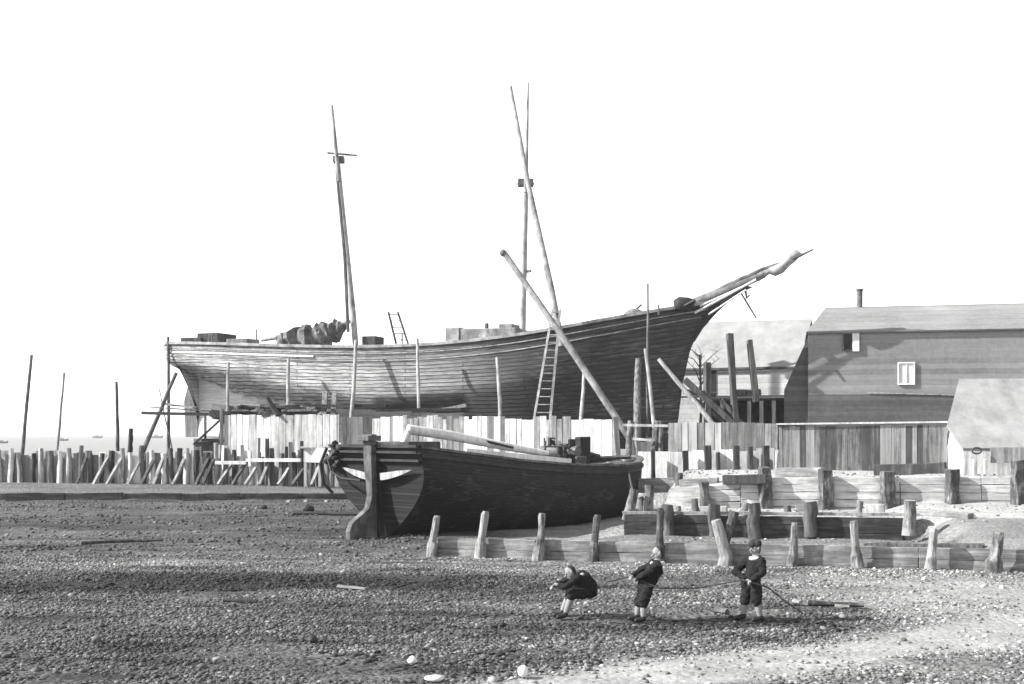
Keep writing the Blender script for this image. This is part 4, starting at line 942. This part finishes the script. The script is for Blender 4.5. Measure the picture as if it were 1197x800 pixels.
# deck gear of the barge
def bbox(mb, u, v, z, sz, rz=0.0): mb.box(bg_(u, v, z), sz, Matrix.Rotation(math.atan2(BD.y, BD.x) + rz, 3, 'Z'), .01)
for u, v, z, sz, mt, nm in ((1.0, -.2, 2.72, (1.3, 1.9, .35), 'dark', 'cabin_top'), (3.0, 0, 2.4, (1.9, 2.6, .34), 'spardark', 'hatch_coaming'), (5.5, 0, 2.26, (2.0, 2.8, .35), 'dark', 'hatch_coaming'),
        (8.5, -.1, 2.2, (.5, 1.4, .3), 'spardark', 'windlass_bed')):
    mb = MB(); bbox(mb, u, v, z, sz); mb.build(nm, M[mt], barge, bevel=.03)
mb = MB(); mb.beam(bg_(1.5, 2.0, 2.56), bg_(6.0, 2.22, 2.17), .05, .30, 0, .012, seg=6); mb.build('wash_board', M['white'], barge)
for u, v, h_, wd in ((7.6, .9, .95, .2), (7.7, -.1, 1.0, .2), (7.0, .9, .7, .16), (8.9, -.3, .75, .26)):
    mb = MB(); mb.beam(bg_(u, v, 1.95), bg_(u, v, 2.0 + h_), wd, wd, .3, .01); mb.build('bitt', M['tar'], barge, bevel=.015)
mb = MB(); mb.tube([bg_(7.6, 1.2, 2.55), bg_(7.7, -.5, 2.55)], .17, 12); mb.tube([bg_(7.6, .75, 2.55), bg_(7.63, .3, 2.55)], .25, 12); mb.build('windlass', M['iron'], barge, smooth=True)
mb = MB(); mb.beam(bg_(9.5, -.2, 1.9), bg_(9.5, -.2, 3.02), .42, .42, .4, .01); mb.build('mast_case', M['tar'], barge, bevel=.02)
mb = MB()
for a0, a1 in ((bg_(7.0, .9, 2.6), bg_(7.7, -.1, 2.75)), (bg_(7.0, .9, 2.85), bg_(7.7, -.1, 2.95)), (bg_(7.0, .2, 2.0), bg_(7.0, .2, 3.0)), (bg_(6.6, .6, 2.0), bg_(6.6, .6, 2.9)), (bg_(6.6, .6, 2.7), bg_(7.6, .9, 2.7))): mb.tube([a0, a1], .03, 6)
mb.build('rail', M['iron'], barge)
mb = MB(); mb.tube([bg_(9.6, -1.9, 2.65), bg_(10.4, -1.4, 2.45), bg_(11.2, -.8, 2.30)], [.28, .3, .12], 10, .1, squash=.6); mb.build('furled_sail', M['tar'], barge, smooth=True)
mb = MB()
for i in range(26):
    u = random.uniform(5.5, 11); v = random.uniform(.3, 1.6) * (1 if u < 10 else .4); a = bg_(u, v, b_sheer(u / BL) - .08 + random.uniform(0, .12)); an = random.uniform(-.5, .5)
    q = (BD * math.cos(an) + BN * math.sin(an)) * random.uniform(.3, .9); mb.beam(a, a + q, random.uniform(.06, .2), random.uniform(.04, .1), 0, .01)
lit = mb.build('deck_litter', M['spar'], barge); lit['kind'] = 'stuff'
mb = MB()
for k in range(3):
    r_ = .28 - .06 * k; mb.tube([bg_(9.2 + r_ * math.cos(i / 16 * 6.283), 1.2 + r_ * math.sin(i / 16 * 6.283), 2.0 + k * .05) for i in range(17)], .035, 6)
mb.build('rope_coil', M['rope'], barge, smooth=True)
mb = MB(); mb.tube([bg_(-.5, -2.05, 2.7), bg_(-.55, -2.3, 2.2), bg_(-.5, -2.2, 1.6), bg_(-.3, -2.0, 1.3)], .05, 7); mb.tube([bg_(-.5, -2.05, 2.5), bg_(-.6, -1.7, 2.0), bg_(-.6, -1.2, 1.8), bg_(-.6, -.3, 1.75)], .04, 7); mb.build('hanging_rope', M['tar'], barge, smooth=True)
mb = MB()
for i in range(14): mb.blob(bg_(-.5 + random.uniform(-.05, .1), random.uniform(-2.1, -1.5), random.uniform(2.1, 2.85)), (.12, .1, .1), 1, .3, i)
mb.build('fender', M['tar'], barge, smooth=True)
mb = MB(); a = P(477, 502, 36.9); mb.tube([a, P(530, 510, 37.6), P(585, 521, 38.4), P(640, 531, 39.3)], [.16, .16, .14, .1], 10, .04)
tag(mb.build('spar', M['pale'], None, True, loc=a), 'pale thick spar lying along the barge\'s deck', 'spar')
mb = MB(); a = P(468, 528, 35.8); mb.tube([a, P(477, 506, 36.6)], [.1, .11], 8, .05)
tag(mb.build('prop_stick', M['prop'], None, True, loc=a), 'short pale stick propping up the spar\'s end on the barge', 'prop')
mb = MB(); a = P(556, 513, 38.0); mb.beam(a, P(600, 524, 38.2), .1, .08, 0, .01); tag(mb.build('boathook', M['tar'], None, loc=a), 'thin dark stick lying on the barge\'s pale spar', 'stick')
mb = MB(); p0 = bg_(10.0, 1.45, 2.0); p1 = P(741, 576, 33.95); pts = [p0.lerp(p1, i / 8) - Vector((0, 0, .15 * math.sin(math.pi * i / 8))) for i in range(9)]
tag(mb.build('mooring_rope', M['rope'], None, loc=p1) if mb.tube(pts, .03, 6) else mb.build('mooring_rope', M['rope'], None, True, loc=p1), 'mooring rope from the barge\'s bow to the leaning stub post', 'rope')

# ------------------------------------------------------------------ shingle: many loose stones, nobody could count them
def stones(name, n, ylo, yhi, rlo, rhi, seed, m, mask=None, flat=1.0):
    r = np.random.default_rng(seed)
    y = np.sqrt(r.random(n * 2) * (yhi ** 2 - ylo ** 2) + ylo ** 2); x = (r.random(n * 2) * 2 - 1) * (.445 * y + .6)
    s = sand_mask(x, y); cl = .42 + 1.3 * vnoise(x * .5, y * 1.1) + .7 * vnoise(x * 2.2, y * 3.5)
    keep = (r.random(n * 2) < np.clip((1 - .93 * s) * (.08 + 1.0 * cl) * (1 - .3 * sm(-1, -7, x) * sm(17, 22, y)), 0.015, 1))
    keep = keep & ~((y > row_a(x) - .35) & (x > -2.3)) if mask is None else (r.random(n * 2) < mask(x, y)); x, y = x[keep][:n], y[keep][:n]; n = len(x)
    bm = bmesh.new(); bmesh.ops.create_icosphere(bm, subdivisions=1, radius=1); bv = np.array([v.co[:] for v in bm.verts]); bf = np.array([[v.index for v in f.verts] for f in bm.faces]); bm.free()
    rad = rlo * (rhi / rlo) ** (r.random(n) ** 1.6)
    sc = np.stack([rad * r.uniform(.8, 1.5, n), rad * r.uniform(.7, 1.2, n), rad * r.uniform(.4, .8, n) * flat], 1)
    th = r.random(n) * 6.283; tl = r.normal(0, .25, n)
    v = bv[None] * sc[:, None] * r.uniform(.8, 1.2, (n, len(bv), 1))
    vz = v[..., 2] * np.cos(tl)[:, None] + v[..., 0] * np.sin(tl)[:, None]; vx0 = v[..., 0] * np.cos(tl)[:, None] - v[..., 2] * np.sin(tl)[:, None]
    vx = vx0 * np.cos(th)[:, None] - v[..., 1] * np.sin(th)[:, None]; vy = vx0 * np.sin(th)[:, None] + v[..., 1] * np.cos(th)[:, None]
    z = ground(x, y) + relief(x, y)
    V = np.stack([vx + x[:, None], vy + y[:, None], vz + z[:, None] + .25 * sc[:, 2:3]], -1).reshape(-1, 3)
    Fc = (bf[None] + (np.arange(n) * len(bv))[:, None, None]).reshape(-1, 3)
    me = bpy.data.meshes.new(name); me.vertices.add(len(V)); me.vertices.foreach_set('co', V.astype(np.float32).ravel())
    me.loops.add(Fc.size); me.loops.foreach_set('vertex_index', Fc.ravel().astype(np.int32))
    me.polygons.add(len(Fc)); me.polygons.foreach_set('loop_start', np.arange(0, Fc.size, 3, dtype=np.int32)); me.update(calc_edges=True); me.shade_smooth()
    tn = np.clip(tone_map(x, y) / .075, .12, 2.2); a = me.attributes.new('tone', 'FLOAT', 'POINT'); a.data.foreach_set('value', np.repeat(tn, len(bv)).astype(np.float32))
    me.materials.append(m); o = bpy.data.objects.new(name, me); COL.objects.link(o); structure(o, 'stuff'); return o
m, nt, b = newmat('shingle_stones', .75, .35)
isl = N(nt, 'ShaderNodeNewGeometry').outputs['Random Per Island']; at = N(nt, 'ShaderNodeAttribute', attribute_name='tone').outputs['Fac']
c = ramp(nt, isl, [(0, .028), (.4, .064), (.75, .10), (.95, .16), (1, .25)])
mx = N(nt, 'ShaderNodeMix', data_type='RGBA', blend_type='MULTIPLY'); mx.inputs[0].default_value = 1; nt.links.new(c, mx.inputs[6]); nt.links.new(at, mx.inputs[7]); nt.links.new(mx.outputs[2], b.inputs['Base Color'])
M['stone'] = m
m, nt, b = newmat('dry_seaweed', .8, .3); b.inputs['Base Color'].default_value = grey(.014); M['weed'] = m
stones('shingle', 90000, 13, 30.5, .013, .044, 3, M['stone'])
stones('shingle', 900, 13, 27, .045, .075, 4, M['stone'])
stones('shingle', 9000, 30, 49, .03, .08, 5, M['stone'])
stones('shingle', 3500, 31, 45, .02, .07, 6, M['stone'], lambda x, y: .5 * (x > 3.9 + (y - 33.5) * .22) * (y < fence_y(x) - 3.2) * (np.abs(y - row_c(x)) > .35) * (np.abs(y - row_b(x)) > .3) * (y > row_a(x) + .3))
def weed_at(x, y):
    n = vnoise(x * .5, y * .9)
    a = np.exp(-((y - 24.5 - n * .9 - .04 * x) / .6) ** 2) * sm(3.5, -1, x); b = np.exp(-((y - 19.4 - n * .7 - .03 * x) / .35) ** 2) * sm(-2.5, .0, x) * sm(8, 5, x)
    c = np.exp(-((y - 16.4 - n) / .5) ** 2) * sm(-4, -1, x) * sm(3.5, 2, x); d = np.exp(-((y - 33 - 2 * n) / .5) ** 2) * sm(-4, -6, x)
    return np.clip(a + b + .8 * c + .7 * d, 0, 1) * (vnoise(x * 2.5, y * 3) + .5) * (y < row_a(x) - .4) * (1 - sand_mask(x, y)) ** 2
stones('seaweed', 60000, 13.5, 36, .03, .10, 8, M['weed'], weed_at, .22)

def rock(px, py, sz, mt, lab, seed):
    d = H * F / (py - HY); p = P(px, py, d); p.z = gz(p.x, p.y) + .02
    mb = MB(); mb.blob((p.x, p.y, p.z + sz[2] * .5), sz, 2, .22, seed); tag(mb.build('rock', M[mt], None, True, loc=p), lab, 'stone')
rock(611, 790, (.085, .08, .07), 'white', 'small squarish white stone at the bottom centre of the beach', 1)
rock(507, 798, (.12, .09, .05), 'white', 'flat white stone at the bottom edge, left of the squarish one', 2)
rock(482, 776, (.07, .07, .06), 'white', 'rounded white stone among dark weed at the lower centre', 3)
rock(365, 752, (.09, .08, .07), 'tar', 'small round dark stone on the shingle, lower left of centre', 4)
rock(361, 605, (.25, .2, .16), 'tar', 'dark boulder on the beach left of the barge\'s rudder', 5)
rock(308, 602, (.14, .12, .1), 'tar', 'small dark stone further left of the dark boulder', 6)
for i, (q0, q1, r_, mt, lab) in enumerate((((95, 640, 33), (190, 633, 33.9), .05, 'piledark', 'long thin dark driftwood pole lying on the far left shingle'), ((262, 705, 22.2), (300, 708, 22.0), .045, 'piledark', 'short dark driftwood stick below the weed band, lower left'), ((395, 690, 24), (428, 693, 23.6), .05, 'spardark', 'weathered driftwood stick in the dark weed band, left of centre'), ((945, 707, 21.8), (1010, 711, 21.5), .05, 'piledark', 'thin dark driftwood stick lying on the sand right of the boys'), ((928, 703, 22.0), (936, 708, 21.8), .05, 'plankx', 'pale driftwood block beside the dragged stick'), ((976, 711, 21.4), (993, 714, 21.3), .04, 'plankx', 'pale broken board lying at the end of the driftwood'),
        ((343, 607, 43.5), (420, 608, 43), .07, 'tar', 'dark pole lying on the beach beside the dark boulder'), ((838, 718, 20.9), (850, 722, 20.7), .08, 'piledark', 'dark clump of driftwood just left of the standing boy\'s feet'))):
    a, b2 = P(*q0), P(*q1); a.z = gz(a.x, a.y) + .05; b2.z = gz(b2.x, b2.y) + .05
    mb = MB(); mb.rough(a, b2, r_, r_ * .8, 4, 7, .15, .02); tag(mb.build('driftwood', M[mt], None, True, loc=a), lab, 'driftwood')

# ------------------------------------------------------------------ the three boys
def capsules(lst, voxel, name, m, parent=None, loc=(0, 0, 0), smooth_it=4, fold=0.0):
    bm = bmesh.new()
    for (a, b2, ra, rb) in lst:
        a = Vector(a); b2 = Vector(b2); n = 12; L = (b2 - a).length; q = (b2 - a).to_track_quat('Z', 'Y').to_matrix() if L > 1e-5 else Matrix.Identity(3)
        rings = []
        for k in range(1, 5): th = math.pi / 2 * (1 - k / 4); rings.append((-ra * math.sin(th), ra * math.cos(th)))
        for k in range(0, 4): th = math.pi / 2 * k / 4; rings.append((L + rb * math.sin(th), rb * math.cos(th)))
        vr = [[bm.verts.new(a + q @ Vector((r_ * math.cos(2 * math.pi * i / n), r_ * math.sin(2 * math.pi * i / n), z))) for i in range(n)] for z, r_ in rings]
        for r0_, r1_ in zip(vr[:-1], vr[1:]):
            for i in range(n): bm.faces.new((r0_[i], r0_[(i + 1) % n], r1_[(i + 1) % n], r1_[i]))
        c0_ = bm.verts.new(a + q @ Vector((0, 0, -ra))); c1_ = bm.verts.new(a + q @ Vector((0, 0, L + rb)))
        for i in range(n): bm.faces.new((c0_, vr[0][(i + 1) % n], vr[0][i])); bm.faces.new((c1_, vr[-1][i], vr[-1][(i + 1) % n]))
    me = bpy.data.meshes.new(name); bm.to_mesh(me); bm.free()
    o = bpy.data.objects.new(name, me); COL.objects.link(o)
    md = o.modifiers.new('r', 'REMESH'); md.mode = 'VOXEL'; md.voxel_size = voxel
    ms = o.modifiers.new('s', 'SMOOTH'); ms.iterations = smooth_it; ms.factor = .5
    dg = bpy.context.evaluated_depsgraph_get(); me2 = bpy.data.meshes.new_from_object(o.evaluated_get(dg))
    if fold:
        n_ = len(me2.vertices); co = np.zeros(n_ * 3, np.float32); me2.vertices.foreach_get('co', co); no = np.zeros(n_ * 3, np.float32); me2.vertices.foreach_get('normal', no); co = co.reshape(-1, 3); no = no.reshape(-1, 3)
        q = co[:, 2] * 17 + co[:, 0] * 6 + co[:, 1] * 9
        dsp = vnoise(q, co[:, 0] * 9 + 40) + .6 * vnoise(co[:, 0] * 22 + 3, co[:, 2] * 26 + co[:, 1] * 15) + .05
        me2.vertices.foreach_set('co', (co + no * (dsp * fold)[:, None]).astype(np.float32).ravel())
    o.modifiers.clear(); o.data = me2; bpy.data.meshes.remove(me); me2.name = name; me2.shade_smooth(); me2.materials.clear(); me2.materials.append(m)
    if parent is not None: o.parent = parent
    else: o.location = loc
    return o

def boy(loc, J, face, label, cap=None, scale=1.0, bulk=1.0):
    """J: joints in metres from the feet's base: head, neck, chest, hip, and pairs shoulder/elbow/hand/hipj/knee/ankle/toe with _a (near camera) and _b"""
    J = {k: Vector(v) * scale for k, v in J.items()}; s = scale
    f = Vector(face).normalized(); up = (J['head'] - J['neck']).normalized(); sd = f.cross(up).normalized(); up = sd.cross(f).normalized()
    hd = J['head']; body = []
    hr = .088 * s
    body += [(hd - up * .015 * s, hd + up * .03 * s, hr * .93, hr), (hd - up * .07 * s + f * .025 * s, hd - up * .02 * s + f * .012 * s, .045 * s, .075 * s),
             (hd + f * .085 * s - up * .005 * s, hd + f * .106 * s - up * .03 * s, .012 * s, .017 * s),
             (hd + f * .085 * s + sd * .016 * s - up * .06 * s, hd + f * .085 * s - sd * .016 * s - up * .06 * s, .009 * s, .009 * s),
             (J['neck'] - (J['neck'] - J['chest']) * .2, hd - up * .05 * s, .05 * s, .045 * s),
             (J['chest'], J['hip'], .10 * s, .10 * s), (J['neck'], J['chest'], .07 * s, .11 * s)]
    for q in (1, -1): body.append((hd + sd * q * .088 * s - up * .01 * s, hd + sd * q * .094 * s + up * .02 * s, .018 * s, .02 * s))
    for e in ('_a', '_b'):
        S_, E_, Hn, Hp, K_, A_, T_ = [J[k + e] for k in ('shoulder', 'elbow', 'hand', 'hipj', 'knee', 'ankle', 'toe')]
        body += [(J['chest'] * .4 + J['neck'] * .6, S_, .07 * s, .055 * s), (S_, E_, .05 * s, .038 * s), (E_, Hn, .038 * s, .026 * s),
                 (Hp, K_, .078 * s, .055 * s), (K_, A_, .052 * s, .035 * s), (A_, T_, .038 * s, .03 * s), (J['hip'], Hp, .09 * s, .08 * s)]
        # a hand: palm, four fingers of different lengths, a thumb from the palm's side, all closed round the rope
        hdir = (Hn - E_).normalized(); grip = J.get('grip' + e, Vector((0, 0, -1)) * s) / s
        sidev = hdir.cross(grip); sidev = sidev.normalized() if sidev.length > .05 else Vector((0, 1, 0)); curl = sidev.cross(hdir).normalized()
        if curl.dot(grip) < 0: curl = -curl
        pc = Hn + hdir * .04 * s; body.append((Hn, pc, .028 * s, .03 * s))
        for i, ln in enumerate((.9, 1.0, .95, .78)):
            o_ = sidev * (i - 1.5) * .0185 * s; r0_ = pc + o_ + hdir * .012 * s; r1_ = r0_ + (hdir * .8 + curl * .45) * .026 * s * ln; r2_ = r1_ + (hdir * .0 + curl) * .024 * s * ln; r3_ = r2_ + (curl * .4 - hdir) * .018 * s * ln
            body += [(r0_, r1_, .0092 * s, .0088 * s), (r1_, r2_, .0088 * s, .008 * s), (r2_, r3_, .008 * s, .007 * s)]
        tb = Hn + hdir * .012 * s - sidev * .026 * s; t1_ = tb + (-sidev * .5 + hdir * .6 + curl * .5).normalized() * .032 * s; t2_ = t1_ + (curl * .8 + sidev * .5).normalized() * .024 * s
        body += [(tb, t1_, .011 * s, .0095 * s), (t1_, t2_, .0095 * s, .008 * s)]
    p = capsules(body, .0062, 'person', M['skin'], None, loc, 3); tag(p, label, 'boy')
    # clothes
    jk = [(J['neck'] - up * .03 * s, J['chest'], .085 * s, .135 * s * bulk), (J['chest'], J['hip'], .135 * s * bulk, .135 * s * bulk), (J['hip'], J['hip'] + (J['hip'] - J['chest']).normalized() * .06 * s, .138 * s, .14 * s)]
    br = [(J['hip'], J['hip'] + (J['hip'] - J['chest']).normalized() * .04 * s, .125 * s, .12 * s)]; so_ = []; bt = []
    for e in ('_a', '_b'):
        S_, E_, Hn, Hp, K_, A_, T_ = [J[k + e] for k in ('shoulder', 'elbow', 'hand', 'hipj', 'knee', 'ankle', 'toe')]
        jk += [(J['chest'] * .4 + J['neck'] * .6, S_, .10 * s, .078 * s), (S_, E_, .072 * s, .06 * s), (E_, E_.lerp(Hn, .86), .06 * s, .048 * s), (S_, J['hip'], .06 * s, .09 * s)]
        br += [(Hp, K_, .105 * s, .088 * s), (K_, K_.lerp(A_, .05), .088 * s, .084 * s), (J['hip'], Hp, .12 * s, .105 * s)]
        so_ += [(K_.lerp(A_, .1), K_.lerp(A_, .5), .056 * s, .058 * s), (K_.lerp(A_, .5), A_, .058 * s, .042 * s)]
        bt += [(A_ + (K_ - A_).normalized() * .02 * s, A_, .050 * s, .050 * s), (A_ - Vector((0, 0, .012)), T_, .046 * s, .042 * s)]
    capsules(jk, .010, 'jacket', M['jacket'], p, smooth_it=5, fold=.03); capsules(br, .010, 'breeches', M['breeches'], p, smooth_it=5, fold=.032)
    capsules(so_, .008, 'stocking', M['sock'], p); capsules(bt, .008, 'boot', M['boot'], p)
    cn = J['neck'] - up * .005 * s
    ring = []
    for i in range(10):
        th = 2 * math.pi * i / 10; a = cn + (sd * math.cos(th) * 1.15 + f * math.sin(th)) * .092 * s - up * .025 * s; ring.append(a)
    capsules([(ring[i], ring[(i + 1) % 10], .034 * s, .034 * s) for i in range(10)], .008, 'collar', M['collar'], p)
    hr_ = [(hd + up * .035 * s - f * .02 * s, hd + up * .045 * s - f * .02 * s, .088 * s, .085 * s), (hd - f * .035 * s - up * .03 * s, hd - f * .025 * s + up * .02 * s, .07 * s, .082 * s)]
    capsules(hr_, .009, 'hair', M['hair'], p)
    if cap:
        c0_ = hd + up * .075 * s - f * .01 * s
        capsules([(c0_ + sd * .05 * s, c0_ - sd * .05 * s, .078 * s, .078 * s), (c0_ + f * .05 * s, c0_ - f * .05 * s, .08 * s, .075 * s), (c0_ + f * .09 * s + sd * .035 * s - up * .015 * s, c0_ + f * .09 * s - sd * .035 * s - up * .015 * s, .022 * s, .022 * s)], .009, 'cap', M['cap'], p)
    for q in (1, -1):
        capsules([(hd + f * .080 * s + sd * q * .032 * s + up * .005 * s, hd + f * .081 * s + sd * q * .034 * s + up * .005 * s, .012 * s, .012 * s)], .005, 'eye', M['eye'], p, smooth_it=1)
    return p

def beach(px, py):
    d = H * F / (py - HY); p = P(px, py, d); p.z = gz(p.x, p.y) + float(relief(p.x, p.y)); return p
# standing boy with the cap, facing left, line in his hands at the waist
b3 = beach(877, 727)
J3 = dict(head=(.08, 0, 1.21), neck=(.10, .0, 1.075), chest=(.09, 0, .92), hip=(.03, 0, .67),
          shoulder_a=(.16, -.13, 1.02), elbow_a=(.17, -.22, .82), hand_a=(-.02, -.20, .69), shoulder_b=(.00, .13, 1.02), elbow_b=(-.24, .12, .80), hand_b=(-.07, -.07, .70),
          hipj_a=(.07, -.09, .63), knee_a=(.09, -.11, .34), ankle_a=(.15, -.10, .07), toe_a=(.03, -.13, .04), hipj_b=(-.02, .09, .63), knee_b=(-.07, .11, .34), ankle_b=(-.10, .10, .07), toe_b=(-.22, .07, .04))
boy(b3, J3, (-.85, -.5, -.02), 'boy standing in flat cap, white collar and knee breeches, rightmost of three', cap=True)
# middle boy, leaning back on the line
b2_ = beach(748, 728)
J2 = dict(head=(.30, 0, 1.13), neck=(.29, 0, 1.0), chest=(.25, 0, .86), hip=(.11, 0, .60),
          shoulder_a=(.27, -.14, .94), elbow_a=(.08, -.17, .80), hand_a=(-.04, -.08, .73), shoulder_b=(.24, .14, .95), elbow_b=(.04, .14, .84), hand_b=(-.12, .02, .75),
          hipj_a=(.12, -.08, .57), knee_a=(.05, -.10, .32), ankle_a=(.05, -.10, .07), toe_a=(-.07, -.13, .04), hipj_b=(.10, .08, .57), knee_b=(.0, .10, .32), ankle_b=(-.04, .10, .07), toe_b=(-.16, .08, .04))
boy(b2_, J2, (-.95, -.2, -.08), 'bareheaded boy leaning back to the right, hauling on the line, middle of three')
# left boy, bent forward with his back to the line
b1 = beach(657, 724)
J1 = dict(head=(.14, -.05, .77), neck=(.26, -.03, .74), chest=(.34, 0, .63), hip=(.43, 0, .52),
          shoulder_a=(.24, -.15, .70), elbow_a=(.06, -.20, .56), hand_a=(-.08, -.12, .58), shoulder_b=(.24, .13, .70), elbow_b=(.03, .16, .57), hand_b=(-.13, .06, .53),
          hipj_a=(.42, -.08, .46), knee_a=(.16, -.12, .40), ankle_a=(.05, -.10, .08), toe_a=(-.07, -.13, .04), hipj_b=(.42, .09, .46), knee_b=(.14, .12, .40), ankle_b=(.0, .10, .08), toe_b=(-.12, .08, .04))
boy(b1, J1, (-.9, -.25, -.3), 'boy bent double in dark clothes, pulling to the left, leftmost of three', bulk=1.3)
mb = MB()
k = [b1 + Vector(q) for q in ((-.17, .06, .53), (-.10, -.12, .57), (.30, -.18, .52), (.62, -.05, .53))] + [b2_ + Vector(q) for q in ((-.55, .0, .66), (-.17, .02, .74), (-.07, -.08, .72), (.30, -.2, .58))] + [b3 + Vector(q) for q in ((-.9, -.1, .56), (-.15, -.07, .69), (-.05, -.2, .68), (.26, -.2, .58), (.62, .1, .30), (.95, .3, .08))]
mb.tube(k, .014, 6); tag(mb.build('hauling_line', M['rope'], None, True, loc=k[0]), 'long dark hauling line running between the three boys', 'rope')

# ------------------------------------------------------------------ the bright sea air: far things pale
mb = MB(); mb.box((0, 6800, 9.5), (18400, 14800, 31)); m = bpy.data.materials.new('sea_air'); m.use_nodes = True; nt = m.node_tree; nt.nodes.clear()
pv = N(nt, 'ShaderNodeVolumePrincipled'); pv.inputs['Density'].default_value = .00028; pv.inputs['Color'].default_value = grey(.9); mo = N(nt, 'ShaderNodeOutputMaterial'); nt.links.new(pv.outputs[0], mo.inputs['Volume'])
structure(mb.build('haze', m), 'stuff')
